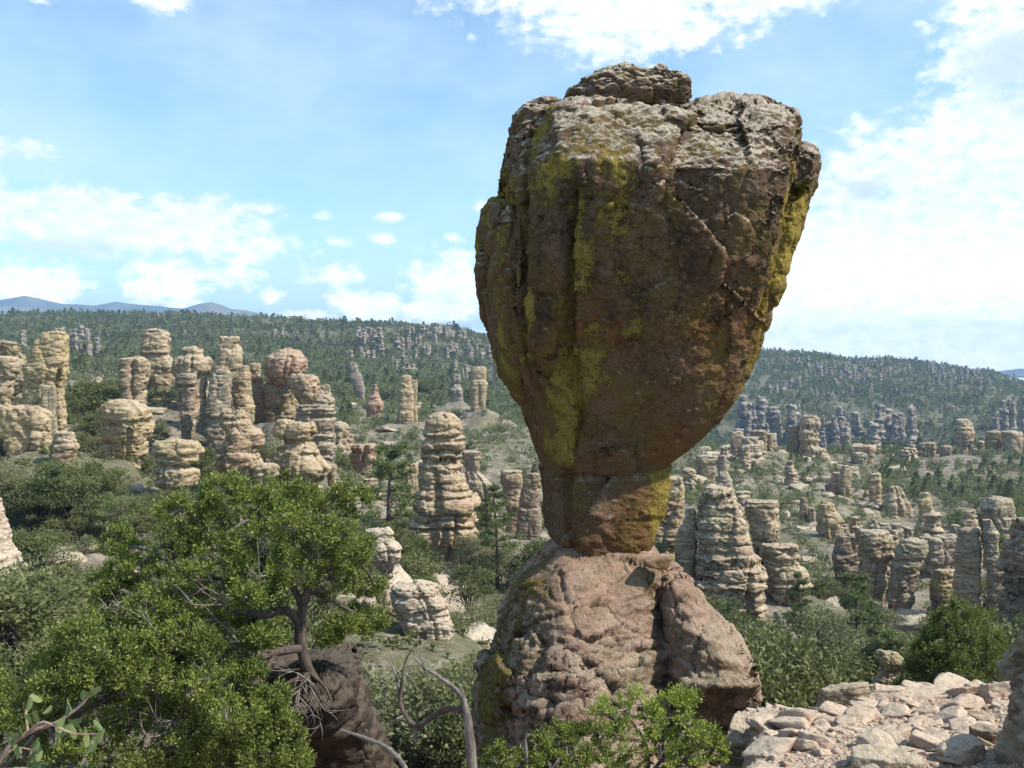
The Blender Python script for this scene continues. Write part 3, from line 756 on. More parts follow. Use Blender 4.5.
def ridge(px_py, Y, depth_m, seed):
    pxs = [p[0] for p in px_py]
    pys = [p[1] for p in px_py]
    n = 220
    U = np.linspace(pxs[0], pxs[-1], n)
    top = np.interp(U, pxs, pys)
    X = (U - 512) / F * Y
    zt = np.array([P(u, v - 3.5, Y).z for u, v in zip(U, top)]) + 20
    rowsv = []
    for k, f in enumerate(np.linspace(0, 1, 16)):
        yy = Y - depth_m * (1 - f)
        p = np.stack([X, np.full(n, yy), np.zeros(n)], -1)
        zz = -20 + zt * f ** 0.8
        zz = zz + fbm(p, 1 / 420, 4, seed, 0.5, True) * 42 * math.sin(math.pi * min(f, 0.97)) + fbm(p, 1 / 130, 3, seed + 3) * 6 * f
        rowsv.append(np.stack([X, np.full(n, yy), zz], -1))
    for f in (0.7, 0.0):
        rowsv.append(np.stack([X, np.full(n, Y + depth_m * (1 - f)), -20 + zt * f], -1))
    return np.array(rowsv).reshape(-1, 3), grid_faces(len(rowsv), n, False)


V, Fc = join([ridge([(-420, 330), (-250, 312), (-120, 318), (-40, 308), (0, 304), (25, 299.5), (40, 302), (60, 307), (80, 308), (97, 309), (115, 305), (135, 308), (160, 310), (190, 313), (230, 330)], 5600, 900, 31),
              ridge([(110, 330), (150, 316), (185, 312), (200, 307.5), (212, 306), (222, 309), (232, 313), (245, 314), (272, 320), (330, 332), (420, 350)], 4700, 700, 47),
              ridge([(965, 384), (985, 379), (1000, 375.5), (1015, 374), (1035, 372), (1080, 370), (1200, 366), (1500, 372)], 4800, 700, 53)])
link('mountains', mesh('mountains', V, Fc, m_mtn), kind='structure')

# air: one closed box round everything
HB = (-7000, 7000, -6, 9800, -150, 470)
x0, x1, y0, y1, z0, z1 = HB
hv = [(x, y, z) for x in (x0, x1) for y in (y0, y1) for z in (z0, z1)]
hf = [(0, 1, 3, 2), (4, 6, 7, 5), (0, 4, 5, 1), (2, 3, 7, 6), (0, 2, 6, 4), (1, 5, 7, 3)]
m_haze = bpy.data.materials.new('haze')
m_haze.use_nodes = True
t = NT(m_haze.node_tree)
t.n.clear()
ho = t.new('ShaderNodeOutputMaterial')
hp = t.new('ShaderNodeVolumePrincipled')
hp.inputs['Color'].default_value = (0.40, 0.64, 1.0, 1)
hp.inputs['Density'].default_value = 1.7e-4
hp.inputs['Anisotropy'].default_value = 0.1
t.l.new(hp.outputs[0], ho.inputs['Volume'])
link('haze', mesh('haze', hv, hf, m_haze, False), kind='stuff')


# ================================================================== build the pillars
LAND = []          # for naming what grows beside them: label, left, right, top, bottom, depth
PILLAR_CAT = {'rock_pillar': 'rock pillar', 'rock_wall': 'rock wall', 'rock_block': 'rock block', 'rock_tower': 'rock tower', 'balanced_boulder': 'balanced boulder', 'boulder': 'boulder',
              'rock_spire': 'rock spire', 'stacked_spire': 'rock spire', 'rock_stub': 'rock stub', 'rock_pinnacle': 'rock pinnacle', 'rock_dome': 'rock dome', 'rock_ledge': 'rock ledge'}


def rows_local(rows, Yp):
    r = max(rows)
    bx = P((r[1] + r[2]) / 2, r[0], Yp)
    out = []
    for q in rows:
        l, rr = P(q[1], q[0], Yp), P(q[2], q[0], Yp)
        out.append((l.z - bx.z, l.x - bx.x, rr.x - bx.x) + tuple(q[3:]))
    return bx, sorted(out)


for k, (nm, lb, Yp, rows, mt, op) in enumerate(PILLARS):
    bx, rl = rows_local(rows, Yp)
    a_mean = np.mean([(r[2] - r[1]) / 2 for r in rl])
    t0_, t1_ = rl[-1], rl[-2]          # flat-topped rather than domed
    rl[-1] = (t0_[0], 0.4 * t0_[1] + 0.6 * t1_[1], 0.4 * t0_[2] + 0.6 * t1_[2])
    if not nm.startswith('balanced') or Yp > 60 and rl[0][2] - rl[0][1] > 1.2 * a_mean:
        g = float(height(np.array([bx.x]), np.array([bx.y]))[0]) - bx.z
        ext = 1.0 + max(0, -g) + a_mean * 0.4
        rl.insert(0, (-ext, rl[0][1] * 1.05, rl[0][2] * 1.05))
    hpx = max(r[0] for r in rows) - min(r[0] for r in rows)
    wpx = max(r[2] - r[1] for r in rows)
    n = int(np.clip(wpx * 2.4, 32, 200))
    m = int(np.clip(hpx * 1.5, 30, 230))
    ly = op.get('layer', 1.0)
    px = Yp / F
    amp = 0.10 * a_mean * op.get('rough', 0.85)
    kr = random.Random(k)
    cr = tuple(op.get('cracks', ())) + tuple((kr.uniform(-2.9, -0.2), kr.uniform(0.05, 0.12), kr.uniform(0.12, 0.3), kr.uniform(-2, 0.5) * a_mean, kr.uniform(0.7, 4) * a_mean) for _ in range(4))
    V, Fc = rock_grid(rl, n, m, 100 + k, op.get('e', 3.0), op.get('rot', random.uniform(-0.35, 0.35)), op.get('depth', 0.85), ly if ly else None,
                      op.get('groove', 0.11), op.get('bulge', 0.07), 0.06, 0.4, cr,
                      ((0.55 / a_mean, amp * 0.7, 4, 0.8), (1.3 / a_mean, amp * 0.75, 4, 4.5), (3.2 / a_mean, amp * 0.5, 4, 3.0), (9.0 / a_mean, amp * 0.36, 3, 2.4)), 0.10,
                      ((0.8 / a_mean, amp * 0.7, amp * 0.7, 0.7, amp * 3.2), (2.1 / a_mean, amp * 0.45, amp * 0.5, 1.5, amp * 1.3)))
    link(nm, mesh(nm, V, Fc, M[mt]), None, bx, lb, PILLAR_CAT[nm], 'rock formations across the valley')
    LAND.append((lb, min(r[1] for r in rows), max(r[2] for r in rows), min(r[0] for r in rows), max(r[0] for r in rows), Yp))

# ================================================================== the balanced rock and its pedestal
def relief_material(name, base, dark, iron, lichen, crust, crust_amt=0.6, bumpd=0.035):
    """bare rock with a painted-on layer: attribute 'growth' holds lichen (r), desert varnish with painted shade (g) and iron stain with bounced light (b)"""
    m, t, b = principled(name, 1.0)
    b.inputs['Specular IOR Level'].default_value = 0.04
    tc_ = t.new('ShaderNodeTexCoord')
    pos = tc_.outputs['Object']
    at = t.new('ShaderNodeAttribute', attribute_name='growth')
    sp = t.new('ShaderNodeSeparateColor')
    t.l.new(at.outputs['Color'], sp.inputs[0])
    big = t.noise(pos, 0.8, 5, 0.6)
    mid = t.noise(pos, 4.0, 6, 0.65)
    fine = t.noise(pos, 17, 6, 0.7)
    grit = t.noise(pos, 60, 4, 0.7)
    speck = t.math('ADD', t.math('MULTIPLY', t.noise(pos, 34, 5, 0.75), 0.55), t.math('MULTIPLY', t.noise(pos, 9, 5, 0.7), 0.45))
    streak = t.noise(pos, 2.4, 6, 0.65, (1, 1, 0.22))
    c = t.mix(t.step(mid, 0.35, 0.7), base, tuple(0.62 * k for k in base))
    c = t.mix(t.math('MULTIPLY', sp.outputs[2], t.step(t.math('ADD', big, t.math('MULTIPLY', streak, 0.4)), 0.45, 0.85)), c, iron)
    c = t.mix(t.math('MULTIPLY', t.step(t.math('ADD', t.math('MULTIPLY', streak, 0.6), t.math('MULTIPLY', fine, 0.4)), 0.40, 0.62), sp.outputs[1]), c, dark)
    film = t.step(t.math('ADD', t.math('MULTIPLY', t.noise(pos, 1.7, 5, 0.6, (1, 1, 0.5)), 0.6), t.math('MULTIPLY', mid, 0.4)), 0.47, 0.60)
    c = t.mix(t.math('MULTIPLY', film, 0.45), c, tuple(0.5 * k for k in lichen))
    geo = t.new('ShaderNodeNewGeometry')
    sx = t.new('ShaderNodeSeparateXYZ')
    t.l.new(geo.outputs['Normal'], sx.inputs[0])
    up = t.math('ADD', sx.outputs[2], t.math('MULTIPLY', t.math('SUBTRACT', mid, 0.5), 1.6))
    cr = t.math('MULTIPLY', t.math('MULTIPLY', t.step(up, 0.22, 0.70), crust_amt), t.step(fine, 0.36, 0.55))
    cr = t.math('MULTIPLY', cr, t.math('SUBTRACT', 1.0, t.math('MULTIPLY', sp.outputs[2], 0.85)), True)
    c = t.mix(cr, c, crust)
    ln = t.math('ADD', t.math('ADD', t.math('MULTIPLY', mid, 0.30), t.math('MULTIPLY', speck, 0.75)), t.math('MULTIPLY', streak, 0.30))
    lf = t.step(t.math('ADD', ln, t.math('MULTIPLY', sp.outputs[0], 0.55)), 0.905, 0.932)
    spot = t.step(t.math('ADD', t.math('MULTIPLY', t.noise(pos, 6.5, 6, 0.75), 0.7), t.math('MULTIPLY', grit, 0.3)), 0.575, 0.63)
    c = t.mix(t.math('MULTIPLY', spot, 0.55), c, tuple(0.8 * k for k in crust))
    blk = t.step(t.math('ADD', t.math('MULTIPLY', t.noise(pos, 3.1, 6, 0.75), 0.7), t.math('MULTIPLY', speck, 0.3)), 0.54, 0.62)
    c = t.mix(t.math('MULTIPLY', blk, 0.7), c, tuple(0.7 * k for k in dark))
    c = t.mix(lf, c, t.mix(t.step(speck, 0.4, 0.65), lichen, tuple(0.55 * k for k in lichen)))
    c = t.mix(t.math('MULTIPLY', t.step(grit, 0.50, 0.66), 0.55), c, tuple(0.45 * k for k in dark))
    t.put(b.inputs['Base Color'], c)
    bump(t, b, t.math('ADD', t.math('ADD', fine, t.math('MULTIPLY', grit, 0.5)), t.math('MULTIPLY', lf, 0.35)), 1.0, 1.5 * bumpd)
    return m


M['head'] = relief_material('varnished_tuff', (0.185, 0.126, 0.090), (0.052, 0.036, 0.030), (0.20, 0.098, 0.036), (0.34, 0.255, 0.065), (0.56, 0.495, 0.41), 0.95)
M['pedestal'] = relief_material('pedestal_tuff', (0.48, 0.36, 0.275), (0.11, 0.068, 0.052), (0.42, 0.235, 0.16), (0.26, 0.215, 0.06), (0.46, 0.42, 0.33), 0.7)

RY = 12.0
PXM = RY / F          # metres per pixel at the balanced rock


def paint(me, org, fn):
    n = len(me.vertices)
    co = np.empty(n * 3, dtype=np.float32)
    me.vertices.foreach_get('co', co)
    co = co.reshape(-1, 3).astype(float)
    px = 512 + (co[:, 0] + org.x) / RY * F          # where on the rock: counted in the photograph's own units
    py = 384 - (co[:, 2] + org.z + RY * math.tan(PITCH)) / RY * F
    r, g, b_ = fn(px, py, co)
    a = np.ones((n, 4), dtype=np.float32)
    a[:, 0], a[:, 1], a[:, 2] = np.clip(r, 0, 1), np.clip(g, 0, 1), np.clip(b_, 0, 1)
    at = me.attributes.new('growth', 'FLOAT_COLOR', 'POINT')
    at.data.foreach_set('color', a.ravel())


def local(rows, org, Y=RY):
    out = []
    for q in rows:
        l, r = P(q[1], q[0], Y), P(q[2], q[0], Y)
        out.append((l.z - org.z, l.x - org.x, r.x - org.x) + tuple(q[3:]))
    return sorted(out)


def growth_head(px, py, co):
    n = fbm(co * np.array((1, 1, 0.6)), 1.1, 4, 71)
    left = 1 - sstep(px + 60 * n, 560, 690)
    strip = np.exp(-((px - 553 + 0.10 * (py - 250) + 14 * n) / 15) ** 2) * sstep(py, 190, 230)
    right = sstep(px - (786 - np.maximum(py - 200, 0) * 0.235) + 12 * n, -34, -14)
    top = 1 - sstep(py, 120, 180)
    n2 = fbm(co * np.array((1, 1, 0.5)), 3.0, 5, 73)
    lich = 0.20 + 0.31 * left + 0.50 * right * sstep(py, 150, 240) - 0.5 * strip - 0.20 * top + 0.18 * n + 0.28 * n2
    wedge = np.exp(-((px - 553 - 0.13 * (py - 160)) / 17) ** 2) * sstep(py, 118, 140) * (1 - sstep(py, 230, 262))
    lich = lich + 0.3 * wedge
    lich = np.where(py > 330, lich - 0.25 * sstep(py, 330, 430) * sstep(px, 540, 600) * (1 - right), lich)
    lich = np.minimum(lich, 0.42 + 0.25 * n2 + 0.12 * right)
    cen = np.exp(-((px - 640) / 90) ** 2) * np.exp(-((py - 260) / 150) ** 2)
    var = 0.25 + 0.75 * cen + 0.9 * strip - 0.2 * right - 0.3 * sstep(py, 330, 420)
    iron = 0.05 + 0.95 * sstep(py, 190, 360)  # iron stain, plus warm bounced light on the belly put into the colour
    return lich, var, iron


def growth_neck(px, py, co):
    n = fbm(co * np.array((1, 1, 0.5)), 1.6, 4, 77)
    lich = 0.20 + 0.30 * sstep(px + 20 * n, 625, 660) + 0.3 * n
    return np.minimum(lich, 0.45 + 0.2 * n), 0.25 + 0.3 * (1 - sstep(px, 560, 610)), 0.8 + 0 * px


def growth_ped(px, py, co):
    n = fbm(co, 0.9, 4, 79)
    lich = 0.10 + 0.34 * (1 - sstep(px + 25 * n, 530, 590)) + 0.25 * n
    var = 0.30 + 0.75 * (1 - sstep(px + 40 * n, 525, 600)) + 0.45 * sstep(n, 0.05, 0.4)  # varnish, with the shade of the left side painted in as more of it
    iron = 0.25 + 0.55 * (1 - sstep(py + 30 * n, 570, 640))
    return lich, var, iron


BASE = P(612, 556, RY)
balanced = link('balanced_rock', None, None, BASE, 'enormous top-shaped brown boulder balanced on a thin neck with yellow lichen streaks', 'balanced rock')


def rock_part(name, rows, seed, parent, org, mat, growth, Yc=RY, n=300, m=260, **kw):
    rl = local(rows, org, Yc)
    rl = [tuple(q) for q in rl]
    V, Fc = rock_grid(rl, n, m, seed, **kw)
    V = V + np.array((0, Yc - org.y, 0))
    me = mesh(name, V, Fc, M[mat])
    paint(me, org, growth)
    return link(name, me, parent, None if parent else org)


HEADN = ((0.55, 0.10, 3, 0.6), (2.2, 0.035, 4, 0.7), (8.0, 0.026, 4, 0.9), (24.0, 0.017, 3, 1.0))


def calm_belly(V):
    return 0.50 + 0.50 * sstep(V[..., 2], 1.5, 3.2)


rock_part('head', [(107, 625, 748, .30, .5), (109, 575, 770, .5, .8), (113, 548, 783, .72, 1.0), (120, 528, 789, .98, 1.2), (130, 516, 790, 1.2, 1.4), (150, 501, 787, 1.52, 1.6),
                   (175, 497, 783, 1.74, 1.7), (196, 497, 777, 1.90, 1.75), (215, 496, 773, 1.88, 1.8), (240, 495, 768, 1.78, 1.8), (286, 494, 761, 1.56, 1.75), (319, 494, 757, 1.38, 1.6),
                   (352, 498, 750, 1.22, 1.5), (375, 507, 741, 1.12, 1.35), (400, 520, 727, 1.02, 1.2), (420, 526, 713, .90, 1.05), (438, 531, 696, .78, .9), (452, 535, 679, .70, .8),
                   (461, 538, 669, .64, .72), (467, 541, 664, .60, .66)], 5, balanced, BASE, 'head', growth_head, n=560, m=470,
          e=4.2, rot=0.16, cap=0.02, noises=HEADN, amask=calm_belly, blocks=((0.8, 0.04, 0.020, 0.45, 0.24), (2.0, 0.018, 0.012, 0.6, 0.10), (6.0, 0.010, 0.006, 1.0, 0.040)),
          cracks=((-2.42, 0.035, 0.16, 1.9, 4.9), (-2.05, 0.03, 0.10, 1.2, 4.2), (-0.42, 0.04, 0.07, 1.8, 4.6)))
rock_part('side_slab', [(208, 491, 520, .5, .6), (214, 486, 545, .8, .9), (233, 482.5, 560, 1.0, 1.0), (286, 483, 570, 1.05, 1.0), (319, 487, 575, 1.0, 1.0), (352, 494, 572, .9, .9), (380, 504, 568, .75, .8), (405, 522, 560, .5, .6)],
          6, balanced, BASE, 'head', growth_head, RY + 0.25, 220, 230, e=3.6, rot=0.1, cap=0.1, noises=((0.8, 0.05, 4, 0.7), (3.0, 0.03, 4, 0.8), (9.0, 0.024, 4, 1)), blocks=((1.3, 0.03, 0.03, 0.4, 0.22), (4.0, 0.014, 0.014, 0.7, 0.06)))
rock_part('side_slab', [(151, 776, 802, .4, .5), (155, 763, 808, .6, .6), (168, 755, 814, .8, .7), (192, 750, 809, .85, .8), (220, 740, 801, .85, .8), (270, 730, 776, .8, .8), (300, 722, 766, .7, .7), (345, 715, 752, .5, .5)],
          7, balanced, BASE, 'head', growth_head, RY + 0.35, 220, 230, e=3.4, rot=-0.15, cap=0.12, noises=((0.8, 0.07, 4, 0.8), (3.0, 0.06, 4, 1), (9.0, 0.035, 4, 1)), blocks=((1.3, 0.03, 0.03, 0.6, 0.22), (4.0, 0.014, 0.014, 0.9, 0.06)))
rock_part('cap_boulder', [(114, 575, 676, .4, .4), (107, 565, 686, .5, .5), (101, 562, 689, .55, .55), (92, 566, 689, .55, .55), (86, 575, 686, .5, .5), (79, 590, 676, .42, .45), (73, 602, 662, .3, .35), (69, 609, 642, .16, .2)],
          8, balanced, BASE, 'head', growth_head, RY - 0.30, 230, 130, e=2.6, rot=0.2, cap=0.06, noises=((1.3, 0.06, 4, 1.2), (4.5, 0.045, 4, 1.6), (14.0, 0.022, 3, 1.4)), blocks=((2.2, 0.02, 0.03, 1.2, 0.10), (6.0, 0.012, 0.012, 1.2, 0.04)))
rock_part('corner_block', [(140, 512, 556, .3, .3), (130, 512, 564, .34, .34), (117, 516, 566, .32, .34), (107, 524, 566, .26, .3), (102, 536, 556, .15, .2)],
          9, balanced, BASE, 'head', growth_head, RY - 0.35, 140, 90, e=2.8, cap=0.1, noises=((1.6, 0.05, 4, 1.4), (5.5, 0.035, 4, 1.6), (15.0, 0.02, 3, 1.4)), blocks=((3, 0.03, 0.02, 1.4),))
rock_part('neck', [(565, 598, 628, .35, .4), (558, 578, 640, .45, .5), (548, 558, 646, .52, .6), (534, 548, 650, .58, .65), (514, 543, 656, .60, .68), (510, 542, 659, .62, .7), (496, 541, 662, .62, .7), (476, 539, 668, .62, .7), (466, 538, 668, .56, .66), (458, 545, 660, .5, .6)],
          10, balanced, BASE, 'head', growth_neck, RY, 300, 150, e=3.0, rot=0.2, cap=0.02, noises=((0.9, 0.05, 4, 0.8), (3.2, 0.04, 4, 1.2), (11.0, 0.022, 4, 1.2)), blocks=((1.0, 0.03, 0.02, 1.2),),
          cracks=((-2.2, 0.06, 0.12, -0.2, 1.4),))

PB = P(590, 900, RY)
pedestal = link('pedestal_rock', None, None, PB, 'massive rounded pinkish rock pedestal under the balanced boulder', 'rock pedestal')
def calm_top(V):
    return 0.5 + 0.5 * (1 - sstep(V[..., 2], 3.3, 4.1))


PEDN = ((0.5, 0.10, 3, 1.0), (1.0, 0.045, 4, 3.5), (2.4, 0.034, 4, 5.0), (7.0, 0.026, 4, 4.0), (22.0, 0.016, 3, 1.8))
rock_part('main_mass', [(541, 556, 645, .5, .6), (546, 546, 655, .66, .7), (556, 535, 662, .82, .8), (577, 517, 661, 1.1, 1.0), (600, 507, 660, 1.35, 1.2), (620, 497, 661, 1.52, 1.3), (660, 486, 664, 1.82, 1.5),
                        (697, 478, 672, 2.05, 1.7), (740, 473, 688, 2.3, 1.8), (800, 466, 690, 2.55, 2.0), (900, 455, 700, 2.8, 2.2), (1000, 440, 710, 2.9, 2.3)], 21, pedestal, PB, 'pedestal', growth_ped, RY, 460, 330,
          e=2.5, rot=0.2, cap=0.05, noises=PEDN, amask=calm_top, blocks=((0.6, 0.035, 0.05, 1.2, 0.26), (1.5, 0.035, 0.035, 2.6, 0.12), (4.5, 0.012, 0.012, 2.6, 0.045)), cracks=((-1.9, 0.04, 0.10, 1.0, 3.2),))
rock_part('shoulder_boulder', [(574, 660, 678, .3, .4), (579, 655, 690, .6, .6), (597, 651, 708, .95, .9), (625, 649, 731, 1.25, 1.1), (645, 649, 744, 1.36, 1.2), (650, 643, 747, 1.38, 1.2), (662, 644, 752, 1.10, 1.2), (676, 645, 757, .72, 1.2), (690, 646, 758, .50, 1.2),
                               (702, 650, 756, .38, 1.1), (716, 655, 748, .32, 1.0), (740, 660, 738, .32, 1.0), (800, 660, 735, .7, 1.0), (960, 655, 735, .9, 1.1)], 22, pedestal, PB, 'pedestal', growth_ped, RY - 0.35, 300, 260,
          e=2.5, rot=-0.1, cap=0.06, noises=((0.7, 0.07, 3, 1.0), (2.0, 0.035, 4, 1.6), (7.0, 0.026, 4, 1.6), (20.0, 0.015, 3, 1.4)), blocks=((0.9, 0.05, 0.05, 1.0, 0.30), (2.6, 0.02, 0.02, 1.6, 0.09)))
V, Fc = boulder(77, (0.17, 0.16, 0.09), 60, 40, noises=((4, 0.02, 4), (14, 0.01, 3)))
o = P(657, 562, RY - 0.75)
me = mesh('wedge_stone', V, Fc, M['pedestal'])
paint(me, o, growth_ped)
link('wedge_stone', me, None, o, 'small pink stone lying beside the neck on the pedestal', 'stone')


# ================================================================== rocks of the foreground
def near_rock(name, label, cat, rows, Y, mat, seed, n=160, m=150, down=1.5, growth=None, **kw):
    org, rl = rows_local(rows, Y)
    if len(rl[0]) > 3:
        rl.insert(0, (-down, rl[0][1] * 1.1, rl[0][2] * 1.1, rl[0][3], rl[0][4]))
    else:
        rl.insert(0, (-down, rl[0][1] * 1.1, rl[0][2] * 1.1))
    kw.setdefault('noises', ((0.9, 0.08, 4, 1.0), (3.0, 0.05, 4, 1.5), (10.0, 0.025, 4, 1.5)))
    kw.setdefault('blocks', ((1.2, 0.04, 0.05, 1.2, 0.28), (3.5, 0.02, 0.02, 1.6, 0.08)))
    V, Fc = rock_grid(rl, n, m, seed, **kw)
    return link(name, mesh(name, V, Fc, M[mat]), None, org, label, cat)


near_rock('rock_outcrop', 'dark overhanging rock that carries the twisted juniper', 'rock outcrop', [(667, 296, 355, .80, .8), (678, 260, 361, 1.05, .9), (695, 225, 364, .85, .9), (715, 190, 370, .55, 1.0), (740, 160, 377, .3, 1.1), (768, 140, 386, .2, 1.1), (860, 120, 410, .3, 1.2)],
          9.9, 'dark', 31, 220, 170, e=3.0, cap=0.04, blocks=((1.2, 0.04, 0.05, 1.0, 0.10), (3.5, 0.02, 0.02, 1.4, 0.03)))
near_rock('rock_slab', 'pale sloping slab beneath the two striped boulders', 'rock slab', [(574, 380, 396, .5, 2), (588, 368, 408, .9, 2.4), (600, 356, 420, 1.2, 3), (622, 350, 440, 1.4, 3.2), (648, 352, 460, 1.7, 3.4), (668, 360, 474, 2.1, 3.5), (720, 360, 490, 2.6, 3.6)],
          35.5, 'white', 33, 160, 120, 2.0, e=2.4, cap=0.03, noises=((0.3, 0.28, 4, 1.0), (1.0, 0.16, 4, 1.6), (3.0, 0.06, 4, 1.6)), blocks=((0.4, 0.08, 0.1, 1.0, 0.3), (1.3, 0.06, 0.05, 1.6, 0.15)))
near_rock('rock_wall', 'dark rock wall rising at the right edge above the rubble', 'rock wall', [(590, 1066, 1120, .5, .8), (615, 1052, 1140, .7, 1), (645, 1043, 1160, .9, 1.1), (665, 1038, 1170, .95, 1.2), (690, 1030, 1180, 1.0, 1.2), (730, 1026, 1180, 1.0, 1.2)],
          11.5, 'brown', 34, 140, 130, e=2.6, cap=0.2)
near_rock('boulder', 'dark rounded boulder cut by the lower right corner', 'boulder', [(690, 1030, 1090, .25, .3), (705, 1019, 1110, .35, .4), (735, 1013, 1120, .45, .5), (768, 1011, 1120, .5, .5)],
          6.6, 'brown', 35, 130, 110, 0.6, e=2.4, cap=0.2, noises=((1.5, 0.05, 4, 1.0), (5.0, 0.03, 4, 1.5), (15.0, 0.015, 4, 1.5)), blocks=((2.5, 0.03, 0.02, 1.2),))
near_rock('rock_spire', 'white rock spire cut by the left edge above the shrubs', 'rock spire', [(500, -12, 1, .5, .5), (520, -14, 3, .6, .6), (540, -18, 7, .7, .7), (552, -20, 13, .9, .9), (570, -30, 22, 1.2, 1.2)],
          40, 'white', 36, 90, 80, 1.0, e=2.2, cap=0.3)
# the rock wall beside the viewer, out of the view: its shadow lies across the rubble
V, Fc = boulder(91, (1.5, 1.3, 2.7), 90, 70, noises=((0.8, 0.14, 4), (2.5, 0.07, 4)))
link('rock_wall', mesh('rock_wall', V, Fc, M['brown']), None, (6.1, 5.2, -0.9), 'tall rock beside the path that shades the nearest rubble', 'rock wall')

# loose rubble on the ledge
rub = random.Random(5)
STONES = []
for k in range(12):
    V, Fc = boulder(300 + k, (0.5, rub.uniform(0.3, 0.45), rub.uniform(0.13, 0.30)), 44, 28, planes=rub.randint(7, 11), noises=((2.2, 0.03, 4), (9, 0.025, 3)), soft=70)
    STONES.append(mesh('rubble_stone', V, Fc, M['stone']))
BIG = [  # row and column of the middle, width and height in the photograph, depth, label
    (841, 699, 58, 42, 9.7, 'grey angular boulder standing at the edge of the rubble ledge', 6, 'grey'),
    (782, 728, 52, 44, 8.7, 'grey faceted boulder at the left end of the rubble', 2, 'grey'),
    (905, 702, 104, 34, 9.8, 'long low pinkish rock along the far edge of the rubble', 0, 'stone'),
    (966, 708, 78, 22, 9.5, 'flat cracked pink slab right of the long low rock', 4, 'stone'),
    (1003, 694, 50, 34, 9.3, 'tilted pink slab propped at the right end of the rubble', 3, 'stone'),
    (884, 757, 74, 24, 6.9, 'flat dark slab at the bottom of the rubble, half in shade', 5, 'grey'),
    (988, 738, 46, 34, 7.4, 'dark purplish stone beside the right corner boulder', 7, 'brown'),
    (850, 737, 76, 20, 8.0, 'broad pale flat slab in the middle of the rubble', 8, 'stone'),
    (740, 748, 44, 58, 9.2, 'grey boulder leaning on the foot of the pedestal', 9, 'grey'),
    (812, 716, 56, 22, 9.2, 'low pink rock between the two grey boulders', 1, 'stone'),
    (930, 728, 34, 22, 8.2, 'blocky pale stone right of the broad flat slab', 10, 'stone'),
    (958, 748, 46, 20, 7.0, 'wedge-shaped pink stone left of the dark purplish one', 11, 'stone'),
]
for (px, py, wp, hp_, Y, lb, k, mt) in BIG:
    c0 = P(px, py + hp_ * 0.2, Y)
    V, Fc = boulder(340 + k, (wp * 0.49 * Y / F, wp * 0.36 * Y / F, hp_ * 0.58 * Y / F), 110, 70, planes=9, noises=((1.6, 0.035, 4), (6, 0.03, 4), (20, 0.014, 3)), soft=70)
    link('rubble_boulder', mesh('rubble_boulder', V, Fc, M[mt]), None, c0, lb, 'boulder', 'large stones of the rubble ledge')
cnt = 0
while cnt < 260:
    Y = 6.2 + 4.2 * rub.random() ** 0.8
    u = rub.uniform(758, 1110)
    x = (u - 512) / F * Y
    z = float(height(np.array([x]), np.array([Y]))[0])
    if proj((x, Y, z))[1] < 688:
        continue
    s = min(0.42, 0.11 * math.exp(rub.gauss(0.25, 0.55)))
    o = link('rubble_stone', STONES[cnt % 12], None, (x, Y, z + s * 0.08),
             'loose pale stone among the rubble in front of the big ledge rocks' if Y < 8.6 else 'loose pinkish stone in the back row of the rubble', 'stone', 'loose stones of the rubble ledge')
    o.scale = (s * rub.uniform(0.8, 1.3), s, s * rub.uniform(0.7, 1.1))
    o.rotation_euler = (rub.uniform(-.35, .35), rub.uniform(-.35, .35), rub.uniform(0, 6.3))
    cnt += 1
rg = np.random.default_rng(8)
gv = []
base_v = [boulder(400 + k, (1, 0.8, 0.6), 8, 6, planes=8, noises=(), soft=16) for k in range(4)]
for k in range(5200):
    Y = 6.0 + 4.4 * rg.random()
    x = (rg.uniform(752, 1110) - 512) / F * Y
    V, Fc = base_v[k % 4]
    s = 0.011 * math.exp(rg.normal(0.2, 0.5))
    a = rg.uniform(0, 6.28)
    ca, sa = math.cos(a), math.sin(a)
    W = V * s
    gv.append((np.stack([W[:, 0] * ca - W[:, 1] * sa + x, W[:, 0] * sa + W[:, 1] * ca + Y, W[:, 2]], -1), Fc))
gx = np.array([g[0][:, 0].mean() for g in gv])
gy = np.array([g[0][:, 1].mean() for g in gv])
gz = height(gx, gy)
gv = [(g[0] + np.array((0, 0, z)), g[1]) for g, z in zip(gv, gz)]
link('gravel', mesh('gravel', *join(gv), M['stone']), kind='stuff')

# ================================================================== far rock columns
LIB, LIB_NEAR = [], []
lr = random.Random(3)
for k in range(12):
    h, wd, rws = 0.0, 0.11 + 0.05 * lr.random(), []
    while h < 1:
        q = wd * (1.25 - 0.5 * h) * lr.uniform(0.75, 1.15)
        rws.append((h, -q, q * lr.uniform(0.8, 1.1)))
        h += lr.uniform(0.06, 0.2)
    rws.append((1.0, -wd * 0.6, wd * 0.6))
    V, Fc = rock_grid([(a - 0.25 if i == 0 else a, b, c) for i, (a, b, c) in enumerate(rws)], 30, 60, 700 + k, 3.0, 0.2, 0.9, 0.16, 0.14, 0.1, 0.08, 0.3, ((lr.uniform(-2.5, -0.6), 0.25, 0.4, 0.2, 1.1),) if k % 3 == 0 else (),
                      ((5, 0.03, 3, 1), (14, 0.015, 3, 2)), 0.25, ((6, 0.012, 0.015, 0.8, 0.09),), None, 4)
    LIB.append(mesh('rock_column', V, Fc, M['far']))
    LIB_NEAR.append(mesh('rock_column', V, Fc, M['tan' if k % 2 else 'grey']))
fr = random.Random(21)


